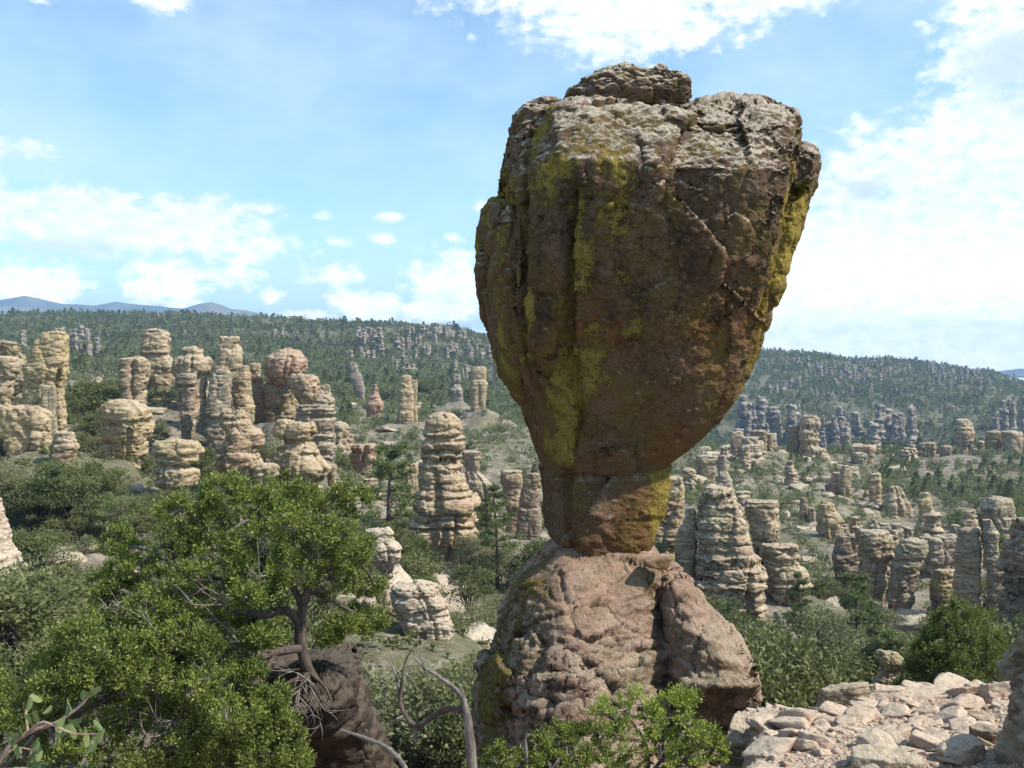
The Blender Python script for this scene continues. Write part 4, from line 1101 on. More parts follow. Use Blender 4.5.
def far_columns(n, u_rng, y_rng, hpx, aspect, label, group, clump=6, lib=None, nm=None):
    k = 0
    while k < n:
        u0, Y0 = fr.uniform(*u_rng), fr.uniform(*y_rng)
        for _ in range(fr.randint(2, clump)):
            if k >= n:
                break
            Y = Y0 * fr.uniform(0.985, 1.015)
            u = u0 + fr.uniform(-14, 14)
            x = (u - 512) / F * Y
            z = float(height(np.array([x]), np.array([Y]))[0])
            hh = fr.uniform(*hpx) * Y / F
            o = link(nm or ('weathered_pillar' if lib else 'rock_column'), (lib or LIB)[fr.randrange(12)], None, (x, Y, z), label, 'rock pillar' if lib else 'rock column', group)
            w_ = hh * fr.uniform(*aspect)
            o.scale = (w_, w_, hh)
            o.rotation_euler = (fr.uniform(-.05, .05), fr.uniform(-.05, .05), fr.uniform(-1, 1))
            k += 1


far_columns(34, (742, 800), (570, 650), (10, 42), (0.8, 1.5), 'grey column in the shaded cliff band left of the gorge', 'columns of the shaded cliff band', 7)
far_columns(34, (832, 932), (570, 650), (10, 42), (0.8, 1.4), 'slender grey column in the shaded cliff band beyond the gorge', 'columns of the shaded cliff band', 7)
far_columns(12, (978, 1010), (540, 620), (22, 36), (0.6, 1.0), 'grey column in the far cliff group above the two low domes', 'columns above the domes', 5)
far_columns(46, (850, 990), (900, 1030), (5, 11), (0.9, 1.6), 'small grey column along the wooded crest of the right hill', 'columns of the right hill')
far_columns(64, (742, 1000), (660, 940), (5, 11), (1.0, 1.8), 'small grey column among trees on the right hill side', 'columns of the right hill')
far_columns(60, (345, 478), (480, 760), (6, 15), (1.0, 2.0), 'grey crag column on the middle ridge left of the balanced rock', 'columns of the middle ridge')
far_columns(22, (-10, 100), (330, 560), (12, 26), (0.8, 1.3), 'grey column on the far left slope below the blue range', 'columns of the left slope')
far_columns(12, (110, 330), (520, 820), (5, 12), (1.0, 1.6), 'tiny pale column high on the wooded left ridge', 'columns of the left ridge')
far_columns(70, (770, 995), (940, 1090), (5, 11), (1.0, 1.9), 'small pinnacle in the rocky rows on the right skyline ridge', 'pinnacles of the right skyline', 8, None, 'ridge_pinnacle')
far_columns(64, (352, 480), (600, 760), (7, 15), (1.1, 2.0), 'grey pinnacle of the pale cliff band left of the balanced rock', 'pinnacles of the middle cliff band', 8, None, 'ridge_pinnacle')
far_columns(34, (690, 870), (95, 215), (10, 26), (1.4, 2.8), 'short weathered stump of rock on the bare right slope', 'stumps of the right slope', 3, LIB_NEAR)
far_columns(22, (840, 1015), (84, 120), (22, 46), (1.1, 2.0), 'weathered pillar filling in behind the right cluster', 'pillars behind the right cluster', 4, LIB_NEAR)
far_columns(16, (60, 340), (96, 135), (22, 44), (1.1, 1.8), 'weathered pillar standing behind the left cluster', 'pillars behind the left cluster', 3, LIB_NEAR)
far_columns(14, (880, 1010), (240, 300), (7, 14), (1.8, 3.0), 'squat rock knob along the edge of the right forest', 'knobs of the right forest', 3, LIB_NEAR)

# ledges and boulders lying about on the slopes
OUT = []
for k in range(8):
    V, Fc = boulder(500 + k, (1, fr.uniform(0.6, 0.9), fr.uniform(0.35, 0.6)), 44, 28, planes=12, noises=((1.0, 0.16, 4), (2.6, 0.10, 4), (7, 0.045, 3)), soft=40)
    OUT.append((mesh('outcrop_rock', V, Fc, M['grey']), mesh('outcrop_rock', V, Fc, M['white'])))


def outcrops(n, u_rng, y_rng, s_rng, label, group, flat=1.0, pale=0.15):
    for k in range(n):
        Y = (fr.uniform(y_rng[0] ** 2, y_rng[1] ** 2)) ** 0.5
        u = fr.uniform(*u_rng)
        x = (u - 512) / F * Y
        z = float(height(np.array([x]), np.array([Y]))[0])
        s = fr.uniform(*s_rng) * fr.uniform(0.6, 1.4)
        o = link('outcrop_rock', OUT[fr.randrange(8)][1 if fr.random() < pale else 0], None, (x, Y, z + 0.05 * s), label, 'outcrop rock', group)
        o.scale = (s, s * fr.uniform(0.7, 1.2), s * fr.uniform(0.6, 1.1) * flat)
        o.rotation_euler = (fr.uniform(-.2, .2), fr.uniform(-.2, .2), fr.uniform(0, 6.3))


outcrops(95, (680, 905), (90, 245), (0.8, 2.6), 'weathered grey rock lying on the bare right slope', 'rocks of the right slope', 0.8)
outcrops(16, (690, 800), (200, 245), (1.2, 2.6), 'big ledge rock along the crest of the right slope', 'ledges of the slope crest', 0.8)
outcrops(40, (345, 530), (75, 330), (0.8, 2.8), 'pale flat rock between bushes around the stacked cone', 'rocks of the middle valley', 0.6, 0.6)
outcrops(38, (-20, 345), (36, 105), (0.5, 1.6), 'pale rock showing between bushes below the left pillars', 'rocks of the left valley', 0.8, 0.6)
outcrops(26, (740, 1030), (45, 95), (0.5, 1.7), 'grey rock among shrubs below the right cluster', 'rocks of the right hollow', 0.9, 0.5)
outcrops(18, (425, 490), (34, 70), (0.5, 1.5), 'pale rock on the sandy floor before the stacked cone', 'rocks of the valley floor', 0.6, 0.8)


# ================================================================== plants
def leaf_material(name, dark, light, rough=0.6, trans=0.3, tip=None, scale=1.2):
    m = bpy.data.materials.new(name)
    m.use_nodes = True
    t = NT(m.node_tree)
    b = t.n['Principled BSDF']
    b.inputs['Roughness'].default_value = rough
    b.inputs['Specular IOR Level'].default_value = 0.25
    geo = t.new('ShaderNodeNewGeometry')
    oi = t.new('ShaderNodeObjectInfo')
    f = t.math('ADD', t.math('MULTIPLY', t.noise(geo.outputs['Position'], scale, 4, 0.6), 0.7), t.math('MULTIPLY', oi.outputs['Random'], 0.3))
    c = t.ramp(f, [(0.32, dark), (0.68, light)])
    rnd = geo.outputs['Random Per Island']
    c = t.mix(t.math('MULTIPLY', t.step(rnd, 0.2, 1.0), 0.5), c, tip or tuple(1.4 * k for k in light))
    t.put(b.inputs['Base Color'], c)
    tr = t.new('ShaderNodeBsdfTranslucent')
    t.put(tr.inputs[0], c)
    mx = t.new('ShaderNodeMixShader')
    mx.inputs[0].default_value = trans
    t.l.new(b.outputs[0], mx.inputs[1])
    t.l.new(tr.outputs[0], mx.inputs[2])
    t.l.new(mx.outputs[0], t.n['Material Output'].inputs['Surface'])
    return m


def bark_material(name, a, c2):
    m, t, b = principled(name)
    geo = t.new('ShaderNodeNewGeometry')
    n = t.noise(geo.outputs['Position'], 26, 8, 0.75, (1, 1, 0.3))
    t.put(b.inputs['Base Color'], t.mix(t.step(n, 0.35, 0.65), a, c2))
    bump(t, b, n, 0.8, 0.02)
    return m


L_OAK = leaf_material('oak_leaf', (0.075, 0.095, 0.036), (0.16, 0.175, 0.07), scale=0.4)
L_SAGE = leaf_material('sage_leaf', (0.095, 0.11, 0.055), (0.20, 0.205, 0.105), scale=0.4)
L_PINE = leaf_material('pine_needles', (0.085, 0.115, 0.048), (0.17, 0.205, 0.08), scale=0.4)
L_JUN = leaf_material('juniper_sprays', (0.055, 0.09, 0.018), (0.255, 0.33, 0.06), tip=(0.43, 0.47, 0.115), scale=2.5, trans=0.22)
L_BRIGHT = leaf_material('bright_leaf', (0.07, 0.10, 0.025), (0.15, 0.19, 0.05), tip=(0.25, 0.28, 0.08), scale=1.5, trans=0.35)
L_FAR = leaf_material('far_wood', (0.07, 0.09, 0.042), (0.155, 0.175, 0.08), scale=0.05)
L_MANZ = leaf_material('manzanita_leaf', (0.11, 0.16, 0.06), (0.20, 0.25, 0.10), tip=(0.26, 0.28, 0.10), scale=9)
B_DARK = bark_material('dark_bark', (0.055, 0.042, 0.034), (0.12, 0.095, 0.08))
B_GREY = bark_material('weathered_wood', (0.095, 0.08, 0.07), (0.235, 0.21, 0.19))
B_RED = bark_material('reddish_stem', (0.22, 0.12, 0.09), (0.36, 0.27, 0.23))


def leaves(C, D, ln, wd, rg):
    """thin pointed blades centred at C along D"""
    n = len(C)
    D = D / (np.linalg.norm(D, axis=1)[:, None] + 1e-9)
    r = rg.normal(size=(n, 3))
    W = np.cross(D, r)
    W /= np.linalg.norm(W, axis=1)[:, None] + 1e-9
    l = ln * rg.uniform(0.6, 1.3, n)[:, None]
    w_ = wd * rg.uniform(0.6, 1.3, n)[:, None]
    V = np.stack([C - D * l, C + W * w_, C + D * l, C - W * w_], 1)
    return V.reshape(-1, 3), np.arange(4 * n).reshape(n, 4)


def ball(n, rg):
    d = rg.normal(size=(n, 3))
    return d / np.linalg.norm(d, axis=1)[:, None]


def bush_meshes(seed, wid, hgt, lobes, per, leaf, mat, low=0.15, name='crown'):
    """crown of leaf clumps on forked stems; one metre units"""
    rg = np.random.default_rng(seed)
    cs, stems = [], []
    for k in range(lobes):
        a = rg.uniform(0, 6.283)
        rr = rg.uniform(0.1, 1.0) ** 0.6 * wid / 2 * 0.78
        top = hgt * (0.92 - 0.55 * (rr / (wid / 2)) ** 2)
        z = rg.uniform(low * hgt, top) if rg.random() < 0.55 else top * rg.uniform(0.85, 1)
        cs.append((rr * math.cos(a), rr * math.sin(a), z, wid * rg.uniform(0.12, 0.22)))
    lv = []
    for (x, y, z, r) in cs:
        n = int(per * rg.uniform(0.7, 1.3))
        d = ball(n, rg)
        d[:, 2] = d[:, 2] * 0.8 + 0.25
        C = np.array((x, y, z)) + d * (r * rg.uniform(0.45, 1.08, n) ** 0.7)[:, None] * np.array((1, 1, 0.75))
        lv.append(leaves(C, d + rg.normal(size=(n, 3)) * 0.7, leaf, leaf * 0.45, rg))
        mid = np.array((x * 0.45, y * 0.45, z * 0.5)) + rg.normal(size=3) * 0.06 * wid
        if rg.random() < 0.7:
            stems.append(tube([(x * 0.05, y * 0.05, -0.2), mid, (x, y, z)], (0.035 * wid / 2, 0.022 * wid / 2, 0.006), 5))
    return mesh(name, *join(lv), mat), mesh('trunk', *join(stems), B_DARK)


def pine_meshes(seed, hgt, wid, per, leaf, mat):
    rg = np.random.default_rng(seed)
    lean = rg.normal(size=2) * 0.04
    lv, tb = [], [tube([(0, 0, -0.3), (lean[0] * hgt * .3, lean[1] * hgt * .3, hgt * .4), (lean[0] * hgt, lean[1] * hgt, hgt * .97)], (0.028 * hgt, 0.018 * hgt, 0.004 * hgt), 6)]
    z = hgt * rg.uniform(0.16, 0.3)
    while z < hgt * 0.98:
        f = z / hgt
        ln = wid / 2 * (0.35 + 0.95 * (1 - f)) * min(1, 0.45 + f * 2.2)
        for q in range(rg.integers(2, 5)):
            a = rg.uniform(0, 6.283)
            L = ln * rg.uniform(0.55, 1.15)
            p0 = np.array((lean[0] * z, lean[1] * z, z))
            p1 = p0 + np.array((math.cos(a) * L, math.sin(a) * L, L * rg.uniform(0.0, 0.4)))
            tb.append(tube([p0, (p0 + p1) / 2 + (0, 0, -0.04 * L), p1], (0.008 * hgt, 0.006 * hgt, 0.002 * hgt), 4))
            for s in (0.55, 0.8, 1.0):
                n = int(per * rg.uniform(0.6, 1.3))
                d = ball(n, rg)
                d[:, 2] += 0.35
                c = p0 + (p1 - p0) * s
                r = wid * 0.11 * rg.uniform(0.7, 1.3)
                C = c + d * (r * rg.uniform(0.3, 1.05, n))[:, None] * np.array((1, 1, 0.6))
                lv.append(leaves(C, d, leaf, leaf * 0.3, rg))
        z += hgt * rg.uniform(0.06, 0.11)
    return mesh('crown', *join(lv), mat), mesh('trunk', *join(tb), B_DARK)


OAKS = [bush_meshes(40 + k, 1.0, 0.85, 22 + 3 * k, 230, 0.021, L_OAK) for k in range(5)]
SAGES = [bush_meshes(60 + k, 1.0, 0.7, 20 + 3 * k, 240, 0.018, L_SAGE) for k in range(4)]
PINES = [pine_meshes(80 + k, 1.0, (0.55, 0.7, 0.62, 0.85)[k], 55, 0.022, L_PINE) for k in range(4)]

# ---- scatter
sr = random.Random(9)


def density(u, Y):
    """plants per square metre by place, and the share of pines"""
    if Y < 120:
        d = 0.15 if Y < 80 else 0.11
        if u < 360 and 55 < Y < 110:
            d = 0.30
        if 425 < u < 530 and 50 < Y < 80:
            d = 0.03
        if 640 < u < 900 and Y > 85:
            d = 0.15
        if u > 880 and 66 < Y < 100:
            d = 0.04
        pine = 0.05
    elif Y < 300:
        d = 0.06
        if 660 < u < 880 and Y < 250:
            d = 0.17
        if u >= 870 and Y > 165:
            d = 0.085
        if u < 350:
            d = 0.08
        pine = 0.18 if u > 870 else 0.06
    elif Y < 520:
        d, pine = 0.046, 0.35
    else:
        d, pine = 0.031, 0.5
    return d, pine


plants = []
for (Ya, Yb) in ((20, 60), (60, 120), (120, 300), (300, 520), (520, 1180)):
    ua, ub = (-170, 1194) if Yb < 300 else (-110, 1134)
    area = (ub - ua) / F * (Yb ** 2 - Ya ** 2) / 2
    nn_ = int(area * 0.28)
    Ya_ = np.array([math.sqrt(sr.uniform(Ya ** 2, Yb ** 2)) for _ in range(nn_)])
    ua_ = np.array([sr.uniform(ua, ub) for _ in range(nn_)])
    xa_ = (ua_ - 512) / F * Ya_
    zo_ = np.zeros(nn_)
    cla = np.where(Ya_ < 300, vnoise(np.stack([xa_ / 14, Ya_ / 14, zo_ + 0.5], -1), 6), 1.1 * vnoise(np.stack([xa_ / 55, Ya_ / 55, zo_ + 3.5], -1), 16) + 0.15)
    for Y, u, x, cl in zip(Ya_.tolist(), ua_.tolist(), xa_.tolist(), cla.tolist()):
        d, pine = density(u, Y)
        if sr.random() > d / 0.28 * (0.55 + 1.2 * max(0, cl + 0.35)):
            continue
        small = 640 < u < 880 and 80 < Y < 250
        is_pine = sr.random() < pine
        hgt = (sr.uniform(1.4, 2.6) if small else sr.uniform(2.6, 4.6)) if is_pine else (sr.uniform(0.7, 1.9) if small else sr.uniform(1.2, 3.0))
        if Y > 300:
            hgt = min(9.0, 4.2 * math.exp(sr.gauss(0, 0.32)))
        plants.append([x, Y, u, hgt, is_pine])
xs = np.array([p[0] for p in plants])
ys = np.array([p[1] for p in plants])
zs = height(xs, ys)
keep = []
for p, z in zip(plants, zs):
    x, Y, u, hgt, is_pine = p
    px, pb = proj((x, Y, z))
    pt = pb - hgt * F / Y
    wpx = hgt * F / Y * (0.45 if is_pine else 0.62)
    bad = False
    for (lb, l, r, tp, bt, Yp) in LAND:
        if px + wpx < l or px - wpx > r:
            continue
        if Y < Yp + 1.0 and pt < bt - 0.30 * (bt - tp) and pb > tp:
            bad = True
            break
        if abs(Y - Yp) < (r - l) * Yp / F * 0.75 and l - 3 < px < r + 3:
            bad = True
            break
    if not bad:
        keep.append((hgt * F / Y, x, Y, z, u, hgt, is_pine, px, pb))
keep.sort(reverse=True)


# ---- who is who: each plant is told by what it stands beside
def place_phrase(px, py, Y):
    best, bd = None, 1e9
    for (lb, l, r, tp, bt, Yp) in LAND:
        dx = max(l - px, px - r, 0)
        dd = dx + 0.35 * abs(py - bt) + 0.25 * abs(math.log(Y / Yp)) * 100
        if dd < bd:
            best, bd = (lb, l, r, tp, bt, Yp), dd
    lb, l, r, tp, bt, Yp = best
    side = 'left of' if px < l else ('right of' if px > r else ('in front of' if Y < Yp else 'behind'))
    return side, lb


def shorten(lb, n=7):
    wds = lb.split()
    out = wds[:n]
    while out and out[-1] in ('the', 'a', 'an', 'of', 'with', 'and', 'by', 'at', 'in', 'on', 'below', 'behind', 'under', 'left', 'right', 'against', 'to', 'beside', 'from', 'split', 'standing', 'leaning', 'cut', 'perched', 'joined', 'wearing', 'touching', 'close', 'showing', 'topped', 'carrying', 'lodged', 'above', 'between', 'its', 'thin', 'dark', 'red', 'pale', 'small', 'flat', 'tan', 'lower', 'grey', 'round', 'long', 'slim'):
        out.pop()
    return ' '.join(out)


N_ONE = 560
items = []
for (hp, x, Y, z, u, hgt, is_pine, px, pb) in keep[:N_ONE]:
    kind = 'pine_tree' if is_pine else ('sage_shrub' if sr.random() < 0.45 else 'oak_shrub')
    side, lb = place_phrase(px, pb, Y)
    items.append(dict(kind=kind, x=x, Y=Y, z=z, h=hgt, hp=hp, key=(kind, side, shorten(lb))))
groups = {}
for it in items:
    groups.setdefault(it['key'], []).append(it)
WORD = {'pine_tree': 'dark pointed pine', 'sage_shrub': 'grey-green low shrub', 'oak_shrub': 'rounded green oak shrub'}
for key, g in groups.items():
    g.sort(key=lambda i: -i['hp'])
    for n_, it in enumerate(g):
        pre = '' if len(g) == 1 else ('largest ' if n_ == 0 else ('smallest ' if n_ == len(g) - 1 and len(g) < 5 else ('middle-sized ' if len(g) == 3 else '')))
        it['label'] = '%s%s %s the %s' % (pre, WORD[key[0]], key[1], key[2])
for it in items:
    nm = it['kind']
    lib = PINES if nm == 'pine_tree' else (SAGES if nm == 'sage_shrub' else OAKS)
    crown, trunk = lib[sr.randrange(len(lib))]
    root = link(nm, None, None, (it['x'], it['Y'], it['z']), it['label'], 'pine tree' if nm == 'pine_tree' else 'shrub', 'pines of the valley' if nm == 'pine_tree' else 'shrubs of the valley')
    s = it['h'] if nm == 'pine_tree' else it['h'] / 0.8
    root.scale = (s * sr.uniform(0.9, 1.3), s * sr.uniform(0.9, 1.3), s * sr.uniform(0.85, 1.1))
    root.rotation_euler = (0, 0, sr.uniform(0, 6.28))
    link('trunk', trunk, root)
    link('crown', crown, root)

# ---- the wood beyond: everything smaller than those, as one mass
def small_tree(seed, pine, n, leaf):
    rg = np.random.default_rng(seed)
    if pine:
        z = rg.uniform(0.12, 1, n) ** 0.8
        r = (1 - z) * 0.30 + 0.05
        a = rg.uniform(0, 6.283, n)
        rr = r * rg.uniform(0.4, 1.1, n)
        C = np.stack([np.cos(a) * rr, np.sin(a) * rr, z], -1)
        D = np.stack([np.cos(a), np.sin(a), rg.uniform(-0.4, 0.6, n)], -1)
    else:
        lob = np.stack([rg.uniform(-.32, .32, 9), rg.uniform(-.32, .32, 9), rg.uniform(.25, .75, 9)], -1)
        d = ball(n, rg)
        C = lob[rg.integers(0, 9, n)] + d * 0.22 * rg.uniform(0.6, 1.1, n)[:, None]
        D = d + rg.normal(size=(n, 3)) * 0.5
    return leaves(C, D, leaf, leaf * 0.55, rg)


LOD = {(pz, lv): [small_tree(900 + 10 * lv + k + 5 * pz, pz, (230, 90, 40, 650)[lv], (0.065, 0.10, 0.14, 0.04)[lv]) for k in range(5)] for pz in (0, 1) for lv in (0, 1, 2, 3)}
vs, fs, off = [], [], 0
for (hp, x, Y, z, u, hgt, is_pine, px, pb) in keep[N_ONE:]:
    lv = 3 if hp > 20 else 0 if hp > 11 else (1 if hp > 6 else 2)
    V, Fc = LOD[(int(is_pine), lv)][sr.randrange(5)]
    a = sr.uniform(0, 6.28)
    s = hgt * sr.uniform(0.9, 1.25)
    ca, sa = math.cos(a) * s, math.sin(a) * s
    vs.append(np.stack([V[:, 0] * ca - V[:, 1] * sa + x, V[:, 0] * sa + V[:, 1] * ca + Y, V[:, 2] * hgt + z - 0.1 * hgt], -1))
    fs.append(Fc + off)
    off += len(V)
link('forest', mesh('forest', np.concatenate(vs), np.concatenate(fs), L_FAR), kind='stuff')
print('PLANTS', len(keep), off // 4)

# ---- low ground cover between the shrubs
rg = np.random.default_rng(77)
tuft = [small_tree(990 + k, 0, 34, 0.16) for k in range(4)]
vs, fs, off = [], [], 0
n = 9000
Yg = rg.uniform(26 ** 1.3, 190 ** 1.3, n) ** (1 / 1.3)
ug = rg.uniform(-150, 1170, n)
xg = (ug - 512) / F * Yg
zg = height(xg, Yg)
cn = fbm(np.stack([xg, Yg, xg * 0], -1), 1 / 9, 3, 44)
for x, Y, z, q in zip(xg, Yg, zg, cn):
    if q < rg.uniform(-0.4, 0.15):
        continue
    V, Fc = tuft[rg.integers(0, 4)]
    s = rg.uniform(0.35, 1.0)
    vs.append(V * np.array((s, s, s * 0.6)) + np.array((x, Y, z - 0.1 * s)))
    fs.append(Fc + off)
    off += len(V)
link('undergrowth', mesh('undergrowth', np.concatenate(vs), np.concatenate(fs), L_OAK), kind='stuff')


# ================================================================== the twisted juniper and the other near plants
def pp(l, Y=None):
    return [tuple(P(q[0], q[1], q[2] if len(q) > 2 else Y)) for q in l]


def spray_crown(clumps, seed, mat, tufts=34, per=42, leaf=0.026, tuft_r=0.075, name='crown', attach=None, twig_mat=None):
    """foliage in small tufts held up on twigs; clumps are (point, radius)"""
    rg = np.random.default_rng(seed)
    lv, tw = [], []
    A = np.array(attach) if attach is not None else None
    for (c, r) in clumps:
        c = np.array(c)
        n = max(6, int(tufts * rg.uniform(0.8, 1.2)))
        d = ball(n, rg)
        d[:, 2] = d[:, 2] * 0.85 + 0.22
        tp = c + d * (r * rg.uniform(0.35, 1.08, n) ** 0.6)[:, None] * np.array((1.05, 1.0, 0.82))
        root = c - np.array((0, 0, r * 0.7))
        if A is not None:
            root = A[np.argmin(((A - c) ** 2).sum(1))]
        hub = c - np.array((0, 0, r * 0.35)) + rg.normal(size=3) * r * 0.15
        tw.append(tube([root, (root + hub) / 2 + rg.normal(size=3) * r * 0.15, hub], (0.020, 0.014, 0.009), 5))
        hubs = [hub]
        for q in range(5):
            e_ = tp[rg.integers(0, n)] * 0.6 + hub * 0.4
            tw.append(tube([hub, (hub + e_) / 2 + rg.normal(size=3) * r * 0.1, e_], (0.009, 0.007, 0.005), 4))
            hubs.append(e_)
        HB_ = np.array(hubs)
        for t_, dd in zip(tp, d):
            h0 = HB_[np.argmin(((HB_ - t_) ** 2).sum(1))]
            if rg.random() < 0.6:
                tw.append(tube([h0, (h0 + t_) / 2 + rg.normal(size=3) * 0.02, t_], (0.005, 0.004, 0.003), 3))
            k = int(per * rg.uniform(0.6, 1.3))
            tr = tuft_r * rg.uniform(0.6, 1.35)
            ax = dd * 0.6 + np.array((0, 0, 0.75)) + rg.normal(size=3) * 0.25
            ax /= np.linalg.norm(ax)
            s = ball(k, rg) + ax * 0.55
            C = t_ + s * (tr * rg.uniform(0.2, 1.0, k))[:, None]
            lv.append(leaves(C, s + rg.normal(size=(k, 3)) * 0.35, leaf, leaf * 0.36, rg))
    return mesh(name, *join(lv), mat), mesh('twigs', *join(tw), twig_mat or B_GREY)


LIMBS = [
    ([(322, 694, 9.3), (310, 676, 9.1), (303, 655, 9.0), (300, 632, 9.0), (303, 606, 9.0), (311, 580, 9.0), (316, 556, 9.1), (308, 530, 9.1)], (.085, .075, .066, .062, .055, .045, .03, .015)),
    ([(301, 625, 9.0), (286, 610, 8.95), (262, 616, 8.8), (238, 612, 8.75), (208, 620, 8.7), (178, 614, 8.6), (145, 600, 8.6), (120, 590, 8.6)], (.05, .046, .04, .036, .03, .024, .018, .01)),
    ([(303, 608, 9.0), (288, 580, 9.0), (264, 562, 9.0), (248, 540, 9.1), (238, 515, 9.2)], (.045, .038, .03, .02, .01)),
    ([(311, 580, 9.0), (335, 566, 9.2), (356, 562, 9.35), (372, 580, 9.5), (378, 605, 9.55)], (.036, .03, .022, .016, .008)),
    ([(306, 590, 9.0), (330, 600, 9.2), (352, 612, 9.4), (372, 622, 9.5)], (.03, .024, .018, .008)),
    ([(303, 648, 9.0), (278, 652, 8.8), (242, 660, 8.6), (202, 658, 8.5), (160, 650, 8.4), (112, 660, 8.3), (62, 668, 8.3), (20, 680, 8.4)], (.055, .048, .042, .036, .03, .024, .016, .01)),
    ([(276, 652, 8.8), (252, 688, 8.5), (218, 710, 8.3), (190, 732, 8.1), (160, 752, 8.0)], (.034, .03, .024, .018, .01)),
    ([(280, 610, 8.95), (262, 592, 8.9), (234, 582, 8.85), (200, 576, 8.85), (168, 562, 8.9), (148, 545, 8.95)], (.034, .03, .026, .02, .014, .008)),
    ([(165, 650, 8.4), (122, 690, 8.2), (64, 720, 8.1), (20, 742, 8.1)], (.028, .024, .018, .01)),
    ([(242, 660, 8.6), (236, 700, 8.3), (240, 745, 8.1)], (.026, .02, .01)),
]
JB = P(318, 690, 9.2)
juniper = link('juniper_tree', None, None, JB, 'twisted juniper with bright green sprays leaning from a dark rock', 'juniper tree')


def rel(me, org):
    me.transform(__import__('mathutils').Matrix.Translation(-org))
    return me


pieces, att = [], []
for k, (pts, rad) in enumerate(LIMBS):
    q = pp(pts)
    pieces.append(tube(q, [0.78 * r_ for r_ in rad], 9, k, 0.2))
    for a_, b_ in zip(q[:-1], q[1:]):
        if k or a_[2] > q[3][2]:
            for s in (0, .33, .66):
                att.append(np.array(a_) * (1 - s) + np.array(b_) * s)
# roots and the fringe of dead twigs that hangs over the rock
rg = np.random.default_rng(15)
for k in range(9):
    p0 = np.array(P(308 + rg.uniform(-6, 8), 672 + rg.uniform(-6, 6), 9.05))
    p1 = np.array(P(275 + 8 * k + rg.uniform(-6, 6), 700 + rg.uniform(-8, 12), 8.85 + rg.uniform(-.1, .1)))
    pieces.append(tube([p0, (p0 + p1) / 2 + rg.normal(size=3) * 0.03, p1], (0.03, 0.018, 0.005), 5))
link('trunk', rel(mesh('trunk', *join(pieces), B_DARK), JB), juniper)

CL = [(240, 512, 9.3, 38), (285, 500, 9.4, 32), (330, 514, 9.4, 32), (205, 530, 9.1, 36), (172, 546, 9.0, 34), (262, 545, 8.8, 34), (310, 545, 8.8, 34), (348, 545, 9.3, 28), (335, 583, 9.1, 34), (366, 588, 9.6, 22),
      (366, 624, 9.6, 24), (345, 628, 9.4, 18), (300, 575, 8.65, 30), (255, 580, 8.65, 32), (215, 576, 8.7, 34), (170, 590, 8.7, 36), (135, 572, 9.0, 30), (125, 606, 8.8, 36), (90, 642, 8.8, 34), (150, 630, 8.5, 32),
      (202, 622, 8.6, 24), (102, 690, 8.4, 34), (62, 672, 8.7, 30), (50, 702, 8.4, 32), (132, 720, 8.2, 32), (170, 700, 8.3, 28), (220, 722, 8.1, 30), (190, 750, 8.0, 34), (250, 742, 8.1, 28), (250, 702, 8.3, 20),
      (22, 740, 8.3, 34), (90, 745, 8.0, 36), (140, 770, 7.9, 36), (230, 778, 8.0, 36), (20, 692, 8.9, 28), (182, 660, 8.5, 22), (280, 530, 9.6, 30), (220, 555, 9.6, 32), (320, 560, 9.6, 28), (140, 660, 9.2, 32),
      (60, 740, 9.0, 36), (110, 640, 9.4, 34), (180, 720, 9.2, 40), (100, 720, 9.2, 40), (60, 780, 7.9, 40), (-20, 720, 8.4, 36), (-25, 770, 8.1, 40), (185, 610, 9.4, 30), (240, 620, 9.5, 22), (40, 770, 8.8, 40), (130, 760, 8.9, 42), (225, 760, 8.9, 36),
      (200, 690, 8.0, 30), (245, 675, 8.3, 22), (150, 680, 8.0, 32), (110, 655, 7.95, 30), (235, 720, 7.8, 30), (265, 765, 7.9, 30), (60, 668, 8.2, 26), (270, 720, 8.2, 20), (280, 750, 8.2, 24), (180, 640, 9.8, 36),
      (230, 655, 9.9, 34), (270, 640, 10.0, 26), (130, 640, 9.8, 36), (220, 600, 9.8, 34), (270, 600, 9.9, 24), (300, 500, 9.0, 24), (350, 500, 9.2, 22), (225, 495, 9.1, 26), (185, 515, 9.0, 28), (330, 535, 8.7, 26), (290, 525, 8.7, 28), (350, 560, 8.9, 22), (60, 690, 7.9, 30), (20, 715, 7.8, 30), (90, 675, 7.9, 26),
      (110, 590, 8.9, 22), (150, 610, 8.4, 26), (180, 640, 8.3, 24), (205, 650, 8.2, 22), (140, 645, 8.1, 26), (262, 640, 8.5, 16),
      (272, 702, 8.2, 18), (284, 735, 8.1, 20), (290, 768, 8.0, 22), (75, 640, 8.0, 26), (120, 545, 9.1, 22), (250, 600, 8.4, 18), (330, 640, 9.3, 12)]
clumps = [(tuple(P(a, b, c)), 0.86 * r * c / F) for (a, b, c, r) in CL]
crown, twigs = spray_crown(clumps, 4, L_JUN, tufts=40, per=85, leaf=0.0165, tuft_r=0.062, attach=att)
link('crown', rel(crown, JB), juniper)
link('twigs', rel(twigs, JB), juniper)
